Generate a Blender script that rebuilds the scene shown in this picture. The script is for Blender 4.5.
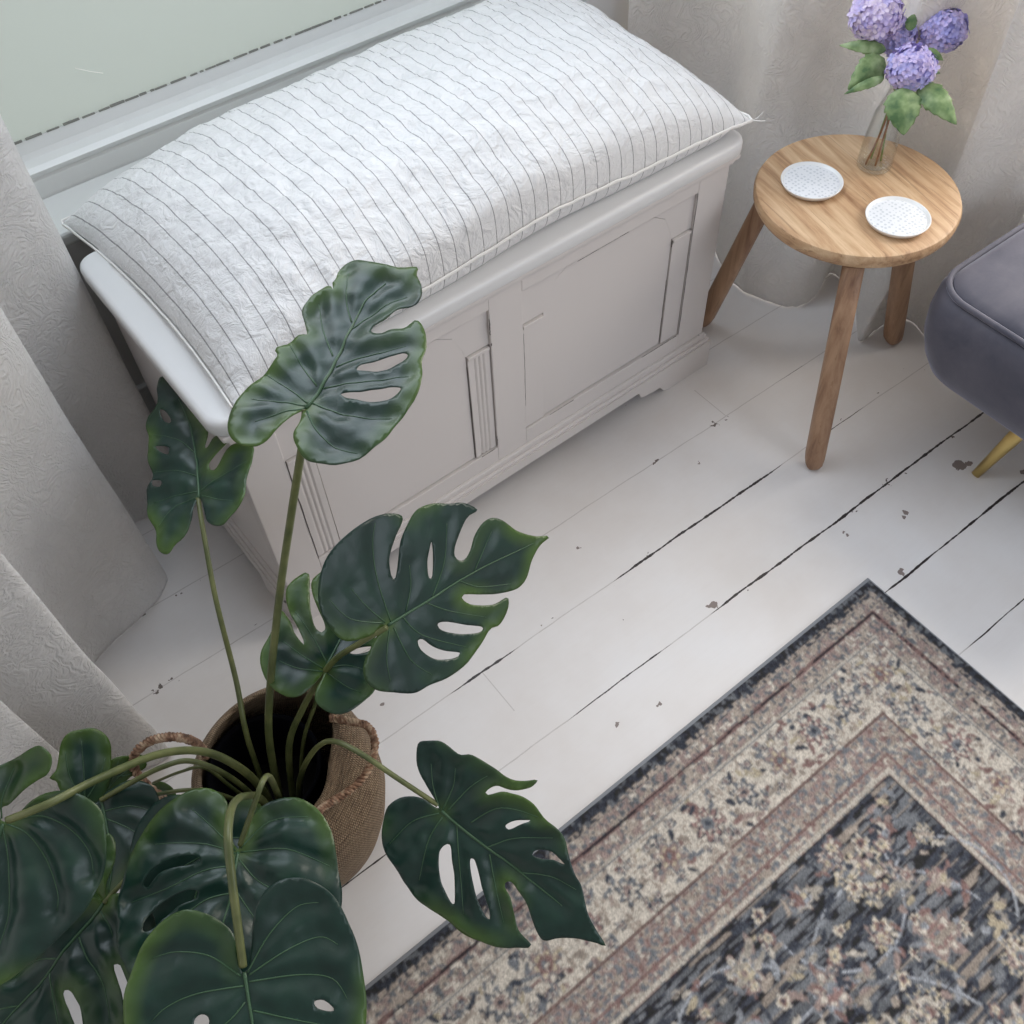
import bpy, bmesh, math, random
import numpy as np
from mathutils import Vector, Matrix, noise
from mathutils.geometry import delaunay_2d_cdt
random.seed(7)
for o in list(bpy.data.objects): bpy.data.objects.remove(o)
SC = bpy.context.scene; COL = SC.collection

# ---------------------------------------------------------------- camera
F = 983.35; CX = CY = 512.0; H = 1.55
_x = np.array([2821-CX, -950-CY, F]); _d = np.array([551-CX, 1235-CY, F])
_z = -_d/np.linalg.norm(_d); _x = _x-(_x@_z)*_z; _x /= np.linalg.norm(_x); _y = np.cross(_z, _x)
R = np.stack([_x, _y, _z], 1)                     # world -> camera (x right, y down, z forward)
cd = bpy.data.cameras.new('camera'); cam = bpy.data.objects.new('camera', cd); COL.objects.link(cam)
cd.sensor_width = 36; cd.lens = 36*F/1024; cd.clip_start = .02
rt = R.T
cam.matrix_world = Matrix(((rt[0][0], -rt[0][1], -rt[0][2], 0), (rt[1][0], -rt[1][1], -rt[1][2], 0),
                           (rt[2][0], -rt[2][1], -rt[2][2], H), (0, 0, 0, 1)))
SC.camera = cam
def onz(p, z):                                    # the point at height z seen at pixel p
    w = rt @ np.array([p[0]-CX, p[1]-CY, F]); t = (z-H)/w[2]
    return Vector((w[0]*t, w[1]*t, z))

# ---------------------------------------------------------------- light
W = bpy.data.worlds.new('world'); SC.world = W; W.use_nodes = True
bg = W.node_tree.nodes['Background']; bg.inputs[0].default_value = (.97, .95, .96, 1); wt = W.node_tree
_tc = wt.nodes.new('ShaderNodeTexCoord'); _sp = wt.nodes.new('ShaderNodeSeparateXYZ'); wt.links.new(_tc.outputs['Generated'], _sp.inputs[0])
_mr = wt.nodes.new('ShaderNodeMapRange'); _mr.inputs['From Min'].default_value = -.4; _mr.inputs['From Max'].default_value = .9; _mr.inputs['To Min'].default_value = .28; _mr.inputs['To Max'].default_value = .95
wt.links.new(_sp.outputs[1], _mr.inputs['Value']); wt.links.new(_mr.outputs[0], bg.inputs[1])
def area(name, loc, aim, sx, sy, power, col):
    l = bpy.data.lights.new(name, 'AREA'); l.shape = 'RECTANGLE'; l.size = sx; l.size_y = sy; l.energy = power; l.color = col
    o = bpy.data.objects.new(name, l); COL.objects.link(o); o.location = loc
    o.rotation_euler = (Vector(aim)-Vector(loc)).to_track_quat('-Z', 'Y').to_euler(); return o
area('window_daylight', (.62, 1.60, 1.85), (.72, .9, .4), 1.45, .95, 12.5, (.76, .87, 1.0))
area('right_bay_daylight', (2.7, .6, 1.6), (1.0, .6, .3), 1.6, 1.4, 44, (1.0, .93, .84))
area('room_window_daylight', (1.8, -2.6, 2.2), (.6, .4, 0), 1.6, 1.6, 22, (.80, .88, 1.0))
area('outside_daylight', (.7, 2.9, 1.2), (.7, 1.7, 1.0), 3.0, 2.0, 31, (1.0, .99, .965))
vs = SC.view_settings; vs.view_transform = 'Standard'; vs.look = 'None'; vs.gamma = 1; vs.use_curve_mapping = False; vs.exposure = 0.43

# ---------------------------------------------------------------- helpers
def link(name, me, m=None, parent=None, smooth=False):
    o = bpy.data.objects.new(name, me); COL.objects.link(o)
    if m: me.materials.append(m)
    if parent: o.parent = parent
    if smooth:
        me.polygons.foreach_set('use_smooth', [True]*len(me.polygons))
    return o
def bobj(name, bm, m, parent=None, smooth=False):
    bmesh.ops.recalc_face_normals(bm, faces=bm.faces)
    me = bpy.data.meshes.new(name); bm.to_mesh(me); bm.free()
    return link(name, me, m, parent, smooth)
def thing(name, label, cat, loc=(0, 0, 0), group=None):
    o = bpy.data.objects.new(name, None); COL.objects.link(o); o.location = loc; o.empty_display_size = .05
    o['label'] = label; o['category'] = cat
    if group: o['group'] = group
    return o
def tag(o, label, cat, group=None):
    o['label'] = label; o['category'] = cat
    if group: o['group'] = group
    return o
def under(o, parent):                              # parent a mesh written in world coordinates
    o.parent = parent; o.matrix_parent_inverse = Matrix.Translation(-Vector(parent.location)); return o
def struct(o): o['kind'] = 'structure'; return o
def box(bm, a, b, bev=0, seg=2):
    r = bmesh.ops.create_cube(bm, size=1); vs_ = r['verts']
    for v in vs_:
        v.co = Vector([(a[i]+b[i])/2+v.co[i]*(b[i]-a[i]) for i in range(3)])
    if bev:
        es = {e for v in vs_ for e in v.link_edges}
        bmesh.ops.bevel(bm, geom=list(es), offset=bev, segments=seg, affect='EDGES', profile=.5)
def catmull(P, n=8, closed=False):
    P = [Vector(p) for p in P]; out = []; N = len(P)
    rng = range(N if closed else N-1)
    for i in rng:
        if closed: a, b, c, d = P[i-1], P[i], P[(i+1) % N], P[(i+2) % N]
        else: a, b, c, d = P[max(i-1, 0)], P[i], P[i+1], P[min(i+2, N-1)]
        for k in range(n):
            t = k/n
            out.append(.5*((2*b)+(c-a)*t+(2*a-5*b+4*c-d)*t*t+(3*b-a-3*c+d)*t*t*t))
    if not closed: out.append(P[-1])
    return out
def tube(bm, pts, rad, n=8, cap=True, sq=None):
    pts = [Vector(p) for p in pts]; N = len(pts)
    rr = [rad(i/(N-1)) if callable(rad) else rad for i in range(N)]
    T = [(pts[min(i+1, N-1)]-pts[max(i-1, 0)]).normalized() for i in range(N)]
    up = Vector((0, 0, 1)) if abs(T[0].z) < .9 else Vector((1, 0, 0))
    nrm = (up-T[0]*up.dot(T[0])).normalized(); rings = []
    for i in range(N):
        nrm = (nrm-T[i]*nrm.dot(T[i])).normalized(); bn = T[i].cross(nrm)
        rings.append([bm.verts.new(pts[i]+(nrm*math.cos(2*math.pi*k/n)+bn*math.sin(2*math.pi*k/n)*(sq or 1))*rr[i]) for k in range(n)])
    for i in range(N-1):
        for k in range(n): bm.faces.new((rings[i][k], rings[i][(k+1) % n], rings[i+1][(k+1) % n], rings[i+1][k]))
    if cap: bm.faces.new(rings[0][::-1]); bm.faces.new(rings[-1])
def lathe(bm, prof, n=48, c=(0, 0), deform=None):
    rings = []
    for r, z in prof:
        if r < 1e-6: rings.append([bm.verts.new((c[0], c[1], z))]); continue
        ring = []
        for k in range(n):
            a = 2*math.pi*k/n; q = (r, z) if not deform else deform(r, z, a)
            ring.append(bm.verts.new((c[0]+q[0]*math.cos(a), c[1]+q[0]*math.sin(a), q[1])))
        rings.append(ring)
    for A, B in zip(rings, rings[1:]):
        for k in range(n):
            k2 = (k+1) % n
            if len(A) == 1 and len(B) == 1: continue
            if len(A) == 1: bm.faces.new((A[0], B[k2], B[k]))
            elif len(B) == 1: bm.faces.new((A[k], A[k2], B[0]))
            else: bm.faces.new((A[k], A[k2], B[k2], B[k]))
def grid_mesh(name, X, Y, Z, attrs=None, closed_u=False):
    nu, nv = X.shape; me = bpy.data.meshes.new(name)
    co = np.stack([X, Y, Z], -1).reshape(-1, 3)
    I = np.arange(nu*nv).reshape(nu, nv)
    if closed_u: A = I; B = np.roll(I, -1, 0)
    else: A = I[:-1]; B = I[1:]
    f = np.stack([A[:, :-1], B[:, :-1], B[:, 1:], A[:, 1:]], -1).reshape(-1, 4)
    me.vertices.add(len(co)); me.vertices.foreach_set('co', co.ravel())
    me.loops.add(f.size); me.loops.foreach_set('vertex_index', f.ravel().astype(np.int32))
    me.polygons.add(len(f)); me.polygons.foreach_set('loop_start', np.arange(0, f.size, 4, dtype=np.int32))
    me.update(calc_edges=True)
    me.polygons.foreach_set('use_smooth', np.ones(len(f), dtype=bool))
    for k, v in (attrs or {}).items():
        a = me.attributes.new(k, 'FLOAT', 'POINT'); a.data.foreach_set('value', v.ravel().astype(np.float32))
    return me

# ---------------------------------------------------------------- materials
class NT:
    def __init__(s, name, **kw):
        s.m = bpy.data.materials.new(name); s.m.use_nodes = True; s.t = s.m.node_tree; s.b = s.t.nodes['Principled BSDF']
        for k, v in kw.items(): s.b.inputs[k.replace('_', ' ')].default_value = v
    def n(s, typ, props=None, **ins):
        x = s.t.nodes.new('ShaderNode'+typ)
        for k, v in (props or {}).items(): setattr(x, k, v)
        for k, v in ins.items():
            key = int(k[1:]) if k[0] == 'i' and k[1:].isdigit() else k.replace('_', ' ')
            if isinstance(v, bpy.types.NodeSocket): s.t.links.new(v, x.inputs[key])
            else: x.inputs[key].default_value = v
        return x
    def math(s, op, a, b=0.0, c=0.0, clamp=False):
        return s.n('Math', {'operation': op, 'use_clamp': clamp}, i0=a, i1=b, i2=c).outputs[0]
    def pos(s, scale=(1, 1, 1), rot=(0, 0, 0)):
        tc = s.t.nodes.new('ShaderNodeTexCoord')
        m0 = s.n('Mapping', Vector=tc.outputs['Object']); m0.inputs['Rotation'].default_value = rot
        mp = s.n('Mapping', Vector=m0.outputs[0]); mp.inputs['Scale'].default_value = scale
        return mp.outputs[0]
    def noise(s, vec, scale, detail=4, rough=.5, dist=0):
        return s.n('TexNoise', Vector=vec, Scale=scale, Detail=detail, Roughness=rough, Distortion=dist).outputs[0]
    def ramp(s, fac, stops):
        r = s.n('ValToRGB', Fac=fac); e = r.color_ramp.elements
        while len(e) < len(stops): e.new(.5)
        for q, (p, c) in zip(e, stops): q.position = p; q.color = (*c, 1) if len(c) == 3 else c
        return r.outputs[0]
    def mix(s, f, a, b, typ='MIX'):
        x = s.n('Mix', {'data_type': 'RGBA', 'blend_type': typ}); x.inputs[0].default_value = 1
        for i, v in ((0, f), (6, a), (7, b)):
            if isinstance(v, bpy.types.NodeSocket): s.t.links.new(v, x.inputs[i])
            else: x.inputs[i].default_value = v if i == 0 else (*v, 1)
        return x.outputs[2]
    def attr(s, name, out='Fac'): return s.n('Attribute', {'attribute_name': name}).outputs[out]
    def col(s, c): s.t.links.new(c, s.b.inputs['Base Color'])
    def set(s, k, c): s.t.links.new(c, s.b.inputs[k])
    def bump(s, h, strength=.3, dist=.002, prev=None):
        x = s.n('Bump', Strength=strength, Distance=dist, Height=h)
        if prev is not None: s.t.links.new(prev, x.inputs['Normal'])
        s.t.links.new(x.outputs[0], s.b.inputs['Normal']); return x.outputs[0]

def M_plain(name, c, rough=.5, **kw):
    k = NT(name, Roughness=rough, **kw); k.b.inputs['Base Color'].default_value = (*c, 1); return k.m

# painted floorboards: seams along X every .163 m
k = NT('painted_floorboards', Roughness=.42)
tc = k.t.nodes.new('ShaderNodeTexCoord'); sep = k.n('SeparateXYZ', Vector=tc.outputs['Object'])
X_, Y_ = sep.outputs[0], sep.outputs[1]
P = k.pos()
wob = k.math('MULTIPLY', k.math('SUBTRACT', k.noise(k.pos((3, .2, 1)), 2.5, 3), .5), .008)
yy = k.math('DIVIDE', k.math('ADD', k.math('SUBTRACT', Y_, .043), wob), .1625)
fr = k.math('FRACT', k.math('ADD', yy, 40.0)); idx = k.math('FLOOR', k.math('ADD', yy, 40.0))
dist = k.math('MULTIPLY', k.math('MINIMUM', fr, k.math('SUBTRACT', 1.0, fr)), .1625)
sidx = k.math('FLOOR', k.math('ADD', yy, 40.5))
vseam = k.n('CombineXYZ', X=k.math('MULTIPLY', X_, 2.3), Y=k.math('MULTIPLY', sidx, 7.31), Z=0.0).outputs[0]
nlow = k.noise(vseam, 1.0, 2)
vs2 = k.n('CombineXYZ', X=k.math('MULTIPLY', X_, 30.), Y=k.math('MULTIPLY', sidx, 3.7), Z=0.0).outputs[0]
nhi = k.noise(vs2, 1.0, 3, .7)
win_ = None
for (si, xa, xb, ww) in ((44, .33, .48, .0034), (44, .70, 1.15, .0036), (44, 1.25, 1.40, .0012), (43, .79, 1.62, .0034), (43, .46, .70, .0018), (43, -.02, .12, .0016), (42, 1.05, 1.75, .0032), (41, 1.09, 1.60, .0018), (45, 1.30, 1.40, .0010)):
    q = k.math('MULTIPLY', k.math('LESS_THAN', k.math('ABSOLUTE', k.math('SUBTRACT', sidx, float(si))), .5), ww)
    e1 = k.math('MULTIPLY', k.math('SUBTRACT', X_, xa), 22.0, clamp=True); e2 = k.math('MULTIPLY', k.math('SUBTRACT', xb, X_), 22.0, clamp=True)
    q = k.math('MULTIPLY', q, k.math('MULTIPLY', e1, e2)); win_ = q if win_ is None else k.math('MAXIMUM', win_, q)
wid = k.math('MULTIPLY', k.math('MULTIPLY', win_, 1.25), k.math('ADD', .05, k.math('MULTIPLY', k.math('SUBTRACT', nhi, .25), 1.7, clamp=True)))
gap = k.math('LESS_THAN', dist, wid)
thin = k.math('MULTIPLY', k.math('LESS_THAN', dist, .0011), k.math('ADD', k.math('MULTIPLY', nhi, .6), .12))
# chips
vor = k.n('TexVoronoi', {'feature': 'F1'}, Vector=k.mix(.04, P, k.n('TexNoise', Vector=P, Scale=40.0, Detail=3.0).outputs[1], 'ADD'), Scale=16.0, Randomness=1.0)
cell = k.n('SeparateColor', Color=vor.outputs['Color']).outputs[0]; cell2 = k.n('SeparateColor', Color=vor.outputs['Color']).outputs[1]
chipR = k.math('MULTIPLY', k.math('SUBTRACT', k.math('POWER', cell, 5.0), .40), .15)
chip = k.math('LESS_THAN', vor.outputs['Distance'], chipR)
# knocks by the seams
vor2 = k.n('TexVoronoi', {'feature': 'F1'}, Vector=k.mix(.06, P, k.n('TexNoise', Vector=P, Scale=60.0, Detail=4.0).outputs[1], 'ADD'), Scale=34.0)
chip2 = k.math('MULTIPLY', k.math('LESS_THAN', vor2.outputs['Distance'], .20), k.math('MULTIPLY', k.math('LESS_THAN', dist, .009), k.math('GREATER_THAN', k.n('SeparateColor', Color=vor2.outputs['Color']).outputs[1], .80)))
# butt joints
joint = None
for (jx, y0, y1) in ((1.152, .857, .95), (.40, .60, .694), (.10, .857, .90)):
    a = k.math('LESS_THAN', k.math('ABSOLUTE', k.math('SUBTRACT', X_, jx)), .0009)
    a = k.math('MULTIPLY', a, k.math('MULTIPLY', k.math('GREATER_THAN', Y_, y0), k.math('LESS_THAN', Y_, y1)))
    joint = a if joint is None else k.math('MAXIMUM', joint, a)
base = k.ramp(k.noise(P, 3, 5, .6), [(.3, (.66, .625, .60)), (.55, (.72, .70, .69)), (.75, (.74, .735, .74))])
base = k.mix(k.math('MULTIPLY', k.math('SUBTRACT', k.noise(k.pos((1, 12, 1)), 12, 4, .7), .45, clamp=True), .35), base, (.60, .57, .56))
c = k.mix(thin, base, (.30, .27, .25)); c = k.mix(k.math('MULTIPLY', joint, .5), c, (.35, .32, .30))
spot = None
for (sx_, sy_, sr) in ((1.419, .472, .013), (1.437, .465, .008), (.812, .541, .009), (.804, .545, .006), (1.243, .463, .0055), (1.232, .457, .0045), (1.50, .380, .007), (1.130, .378, .006), (.70, .79, .004), (1.02, .80, .004), (1.115, .50, .004), (.52, .47, .005), (.60, .455, .004)):
    pv = k.n('VectorMath', {'operation': 'DISTANCE'}); k.t.links.new(k.mix(.022, P, k.n('TexNoise', Vector=P, Scale=70.0, Detail=3.0).outputs[1], 'ADD') if spot is None else wp, pv.inputs[0])
    if spot is None: wp = pv.inputs[0].links[0].from_socket
    pv.inputs[1].default_value = (sx_+.011, sy_+.011, .011); q = k.math('LESS_THAN', pv.outputs['Value'], sr); spot = q if spot is None else k.math('MAXIMUM', spot, q)
chip = k.math('MAXIMUM', chip, spot)
c = k.mix(chip, c, (.22, .18, .165)); c = k.mix(chip2, c, (.12, .095, .085)); c = k.mix(gap, c, (.025, .018, .018))
k.col(c)
hgt = k.math('SUBTRACT', k.math('MULTIPLY', k.noise(k.pos((2, 30, 2)), 10, 4, .6), .25), k.math('MAXIMUM', k.math('MAXIMUM', gap, chip), thin))
k.bump(hgt, .35, .002); M_floor = k.m

def white_paint(name, c=(.76, .75, .745), rough=.38, streak=(1, 1, 1)):
    k = NT(name, Roughness=rough); P = k.pos(streak)
    k.col(k.mix(k.math('MULTIPLY', k.noise(P, 9, 5, .6), .35), c, tuple(q*.9 for q in c)))
    k.bump(k.noise(P, 35, 4, .6), .10, .002); return k.m
M_chest = white_paint('chalk_white_paint', (.66, .62, .60), .5, (1, 1, .25))
M_lid = white_paint('satin_white_paint', (.72, .72, .72), .34)
M_trim = white_paint('gloss_white_trim', (.74, .75, .74), .25)
M_wall = white_paint('white_wall_paint', (.74, .73, .72), .6)
M_crack = M_plain('dark_joint_gap', (.10, .088, .08), .9)

# frosted window film, lit from outside
k = NT('frosted_glass', Roughness=.5); nt = k.t
tr = nt.nodes.new('ShaderNodeBsdfTranslucent'); tr.inputs[0].default_value = (.66, .70, .67, 1)
df = nt.nodes.new('ShaderNodeBsdfPrincipled'); df.inputs['Base Color'].default_value = (.50, .52, .50, 1); df.inputs['Roughness'].default_value = .25
mx = nt.nodes.new('ShaderNodeMixShader'); mx.inputs[0].default_value = .45
nt.links.new(tr.outputs[0], mx.inputs[1]); nt.links.new(df.outputs[0], mx.inputs[2]); nt.links.new(mx.outputs[0], nt.nodes['Material Output'].inputs[0]); M_frost = k.m

# curtain: off-white damask, a little translucent
k = NT('embossed_curtain_fabric', Roughness=.75); nt = k.t
P = k.pos(); w = k.n('TexNoise', Vector=P, Scale=9.0, Detail=2.0).outputs[1]
wv = k.mix(.22, P, w, 'ADD')
v1 = k.n('TexWave', {'wave_type': 'RINGS'}, Vector=wv, Scale=22.0, Distortion=14.0, Detail=4.0, Detail_Scale=2.2).outputs['Fac']
v2 = k.noise(P, 130, 3, .6)
hh = k.math('ADD', k.math('MULTIPLY', v1, .8), k.math('MULTIPLY', v2, .7))
colr = k.mix(k.math('MULTIPLY', v1, .5), (.80, .795, .79), (.86, .855, .855)); k.col(colr)
nb = k.bump(hh, .55, .0034)
k.b.inputs['Sheen Weight'].default_value = .25
tr = nt.nodes.new('ShaderNodeBsdfTranslucent'); tr.inputs[0].default_value = (.84, .80, .75, 1); nt.links.new(nb, tr.inputs['Normal'])
mx = nt.nodes.new('ShaderNodeMixShader'); mx.inputs[0].default_value = .32
nt.links.new(k.b.outputs[0], mx.inputs[1]); nt.links.new(tr.outputs[0], mx.inputs[2]); nt.links.new(mx.outputs[0], nt.nodes['Material Output'].inputs[0]); M_curtain = k.m

# striped linen
k = NT('striped_linen', Roughness=.85); P = k.pos()
su = k.attr('su'); fr = k.math('FRACT', k.math('DIVIDE', su, .0265)); d = k.math('ABSOLUTE', k.math('SUBTRACT', fr, .5))
line = k.math('MULTIPLY', k.math('LESS_THAN', d, .030), k.math('ADD', .45, k.math('MULTIPLY', k.noise(P, 260, 2), .6)))
c = k.mix(k.math('MULTIPLY', k.noise(P, 7, 4), .3), (.77, .765, .765), (.70, .695, .695))
k.col(k.mix(line, c, (.13, .125, .13)))
n1 = k.noise(k.mix(.05, P, k.n('TexNoise', Vector=P, Scale=14.0, Detail=3.0).outputs[1], 'ADD'), 26, 5, .62, .6)
rid = k.math('ABSOLUTE', k.math('SUBTRACT', n1, .5))
b1 = k.bump(rid, .80, .015); k.bump(k.noise(P, 420, 2), .12, .001, b1)
k.b.inputs['Sheen Weight'].default_value = .2; M_linen = k.m
M_piping = M_plain('linen_edge', (.86, .84, .81), .85)

# mango wood
def wood(name, rot, sc=1.0, a=(.30, .165, .085), b=(.52, .33, .185), c3=(.62, .42, .25)):
    k = NT(name, Roughness=.5); P = k.pos((1.6, 17, 17) if rot is not None else (14, 14, 1.2), (0, 0, rot or 0))
    g = k.noise(P, 3.2*sc, 7, .66, .35); g2 = k.noise(k.pos((1, 1, 1)), 9, 3)
    st = k.noise(k.pos((.8, 9, 9) if rot is not None else (9, 9, .8), (0, 0, rot or 0)), 1.4*sc, 2, .5, .2)
    f = k.math('ADD', k.math('MULTIPLY', g, .62), k.math('ADD', k.math('MULTIPLY', g2, .14), k.math('MULTIPLY', st, .26)))
    cc = k.ramp(f, [(.36, a), (.48, b), (.60, c3), (.72, tuple(min(1, q*1.15) for q in c3))])
    dk = k.noise(k.pos((2, 60, 60) if rot is not None else (60, 60, 2), (0, 0, rot or 0)), 2.0, 3, .6)
    cc = k.mix(k.math('MULTIPLY', k.math('GREATER_THAN', dk, .64), .45), cc, (.22, .12, .06))
    k.col(cc); k.bump(g, .15, .001); return k.m
WA = math.radians(-77.4); M_wood = wood('mango_wood_top', WA, 1.0, (.25, .125, .06), (.50, .31, .17), (.66, .47, .29)); M_leg = wood('mango_wood_leg', None, 1.3, (.17, .085, .05), (.31, .18, .105), (.41, .255, .155))

# glazed dish
k = NT('white_glaze', Roughness=.25)
vo = k.n('TexVoronoi', {'feature': 'F1'}, Vector=k.pos(), Scale=125.0, Randomness=.35).outputs['Distance']
dot = k.math('LESS_THAN', vo, .30); k.col(k.mix(dot, (.78, .80, .83), (.60, .63, .67))); k.bump(dot, .5, .001); k.b.inputs['Roughness'].default_value = .3; M_dish = k.m
M_dishrim = M_plain('plain_white_glaze', (.82, .82, .81), .25)
k = NT('clear_glass'); nt = k.t
tp = nt.nodes.new('ShaderNodeBsdfTransparent'); tp.inputs[0].default_value = (.965, .975, .97, 1); gl = nt.nodes.new('ShaderNodeBsdfGlossy'); gl.inputs['Roughness'].default_value = .03
lw = nt.nodes.new('ShaderNodeLayerWeight'); lw.inputs[0].default_value = .35; mx = nt.nodes.new('ShaderNodeMixShader')
ml_ = k.math('ADD', k.math('MULTIPLY', k.math('POWER', lw.outputs['Facing'], 2.0), .75), .04); nt.links.new(ml_, mx.inputs[0]); nt.links.new(tp.outputs[0], mx.inputs[1]); nt.links.new(gl.outputs[0], mx.inputs[2]); nt.links.new(mx.outputs[0], nt.nodes['Material Output'].inputs[0]); M_glass = k.m

# velvet
k = NT('slate_velvet', Roughness=.75); P = k.pos()
k.col(k.ramp(k.noise(P, 7, 5, .65, .5), [(.3, (.060, .061, .085)), (.5, (.088, .086, .112)), (.7, (.115, .110, .135))]))
k.b.inputs['Sheen Weight'].default_value = .55; k.b.inputs['Sheen Roughness'].default_value = .35; k.b.inputs['Sheen Tint'].default_value = (.7, .72, .85, 1)
k.bump(k.noise(P, 180, 3), .15, .001); M_velvet = k.m
M_gold = M_plain('brass', (.75, .56, .22), .28, Metallic=.9)

# basket
k = NT('woven_seagrass', Roughness=.85)
tc = k.t.nodes.new('ShaderNodeTexCoord'); sp = k.n('SeparateXYZ', Vector=tc.outputs['Object'])
ang = k.math('ARCTAN2', sp.outputs[1], sp.outputs[0]); zz = sp.outputs[2]
row = k.math('MULTIPLY', zz, 170.0); rf = k.math('FRACT', row); ri = k.math('FLOOR', row)
aa = k.math('ADD', k.math('MULTIPLY', ang, 36.0), k.math('MULTIPLY', ri, .5)); af = k.math('FRACT', k.math('ADD', aa, 200.0))
hw = k.math('MULTIPLY', k.math('SINE', k.math('MULTIPLY', rf, 3.1416)), k.math('SINE', k.math('MULTIPLY', af, 3.1416)))
nz = k.noise(k.pos((1, 1, 3)), 60, 4, .7)
k.col(k.ramp(k.math('ADD', k.math('MULTIPLY', hw, .3), k.math('MULTIPLY', nz, .8)), [(.25, (.08, .05, .03)), (.5, (.22, .15, .09)), (.8, (.38, .28, .18))]))
k.bump(hw, .8, .003); M_basket = k.m
k = NT('braided_seagrass', Roughness=.7); k.col(k.ramp(k.noise(k.pos((1, 1, 1)), 90, 3), [(.35, (.10, .05, .03)), (.5, (.27, .15, .09)), (.65, (.52, .38, .26))])); M_braid = k.m
M_pot = M_plain('black_plastic_pot', (.002, .002, .004), .9, Specular_IOR_Level=.1)
M_soil = M_plain('dark_soil', (.004, .0035, .003), 1)

# leaves
k = NT('monstera_leaf', Roughness=.36, Specular_IOR_Level=.46); P = k.pos()
ed = k.attr('edge'); nz = k.noise(P, 14, 4, .6); big = k.noise(P, 7, 2)
g = k.ramp(nz, [(.3, (.004, .020, .015)), (.55, (.006, .030, .021)), (.75, (.011, .044, .025))])
yl = k.math('MULTIPLY', k.math('MULTIPLY', ed, k.math('MULTIPLY', k.math('SUBTRACT', big, .39, clamp=True), 6.0, clamp=True)), .75, clamp=True)
yl.node.use_clamp = True
k.col(k.mix(yl, g, (.072, .135, .015)))
k.bump(k.math('ADD', k.noise(P, 60, 4, .6), k.noise(P, 18, 3)), .14, .002)
M_leaf = k.m
M_vein = M_plain('leaf_vein', (.040, .095, .045), .4)
k = NT('leaf_stalk', Roughness=.4); k.col(k.ramp(k.noise(k.pos((1, 1, 1)), 25, 3), [(.35, (.07, .088, .028)), (.65, (.15, .165, .06))])); M_stalk = k.m

# ---------------------------------------------------------------- room
bm = bmesh.new(); box(bm, (-1.6, -1.6, -.04), (2.6, 1.75, 0)); struct(bobj('floor', bm, M_floor))
YW = 1.682
bm = bmesh.new()                                   # window wall: below the window, sides, above
box(bm, (-.50, 1.585, 0), (1.37, YW+.16, .487)); box(bm, (1.365, 1.585, 0), (1.85, YW+.16, 2.6)); box(bm, (-.50, YW, .487), (-.22, YW+.16, 2.6)); box(bm, (-.22, YW, 2.35), (1.37, YW+.16, 2.6))
struct(bobj('wall_window', bm, M_wall))
bm = bmesh.new(); box(bm, (-.66, -.2, 0), (-.50, YW+.16, .50)); struct(bobj('wall_left', bm, M_wall))
bm = bmesh.new(); box(bm, (1.85, -.2, 0), (2.0, YW+.16, .50)); struct(bobj('wall_right', bm, M_wall))
win = thing('window_1', '', ''); del win['label']; del win['category']; struct(win)
bm = bmesh.new()                                   # bottom rail: board, moulded ledge, glazing slope, swept along X
prof = [(YW+.045, .500), (YW+.001, .500), (YW-.003, .519), (YW-.003, .549), (YW+.002, .552), (YW+.002, .556), (YW-.005, .560), (YW-.006, .565), (YW+.003, .571), (YW+.020, .576), (YW+.025, .584), (YW+.030, .604), (YW+.045, .604)]
for x in (-.22, 1.363):
    for y, z in prof: bm.verts.new((x, y, z))
bm.verts.ensure_lookup_table(); n = len(prof)
for i in range(n): bm.faces.new((bm.verts[i], bm.verts[(i+1) % n], bm.verts[n+(i+1) % n], bm.verts[n+i]))
bm.faces.new([bm.verts[i] for i in range(n)]); bm.faces.new([bm.verts[n+i] for i in range(n)][::-1])
f1 = bobj('window_rail', bm, M_trim, win)
bm = bmesh.new(); box(bm, (-.22, YW, .5), (-.16, YW+.05, 2.35), .004); box(bm, (1.305, YW, .5), (1.363, YW+.05, 2.35), .004); box(bm, (-.16, YW, 2.29), (1.31, YW+.05, 2.35), .004); box(bm, (-.16, YW-.005, 1.25), (1.31, YW+.05, 1.31), .004)
bobj('window_frame', bm, M_trim, win)
bm = bmesh.new(); box(bm, (-.17, YW+.032, .60), (1.31, YW+.036, 1.26)); bobj('frosted_pane', bm, M_frost, win)
bm = bmesh.new()                                   # scruffy putty / paint edge along the bottom of the pane
x = -.15; rnd = random.Random(3)
while x < 1.3:
    L = rnd.uniform(.006, .03)
    box(bm, (x, YW+.0290, .6040), (x+L, YW+.0325, .6055+rnd.uniform(0, .0022)))
    x += L+rnd.uniform(.001, .009)
bobj('putty_edge', bm, M_plain('old_putty', (.22, .22, .20), .8), win)
SCR0, SCR1, SCR2 = (.350, YW+.0315, .687), (.372, YW+.0315, .673), (.391, YW+.0315, .663)
bm = bmesh.new(); tube(bm, [SCR0, SCR1, SCR2], .0008, 6); bobj('scratch', bm, M_plain('pale_scratch', (.9, .9, .85), .5), win)
bm = bmesh.new(); box(bm, (-.50, 1.562, .4872), (1.362, YW+.002, .515), .008, 3); struct(bobj('trim_sill', bm, M_trim))
bm = bmesh.new(); box(bm, (-.50, 1.570, 0), (1.85, 1.585, .13), .004); struct(bobj('baseboard_window', bm, M_trim))

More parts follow.
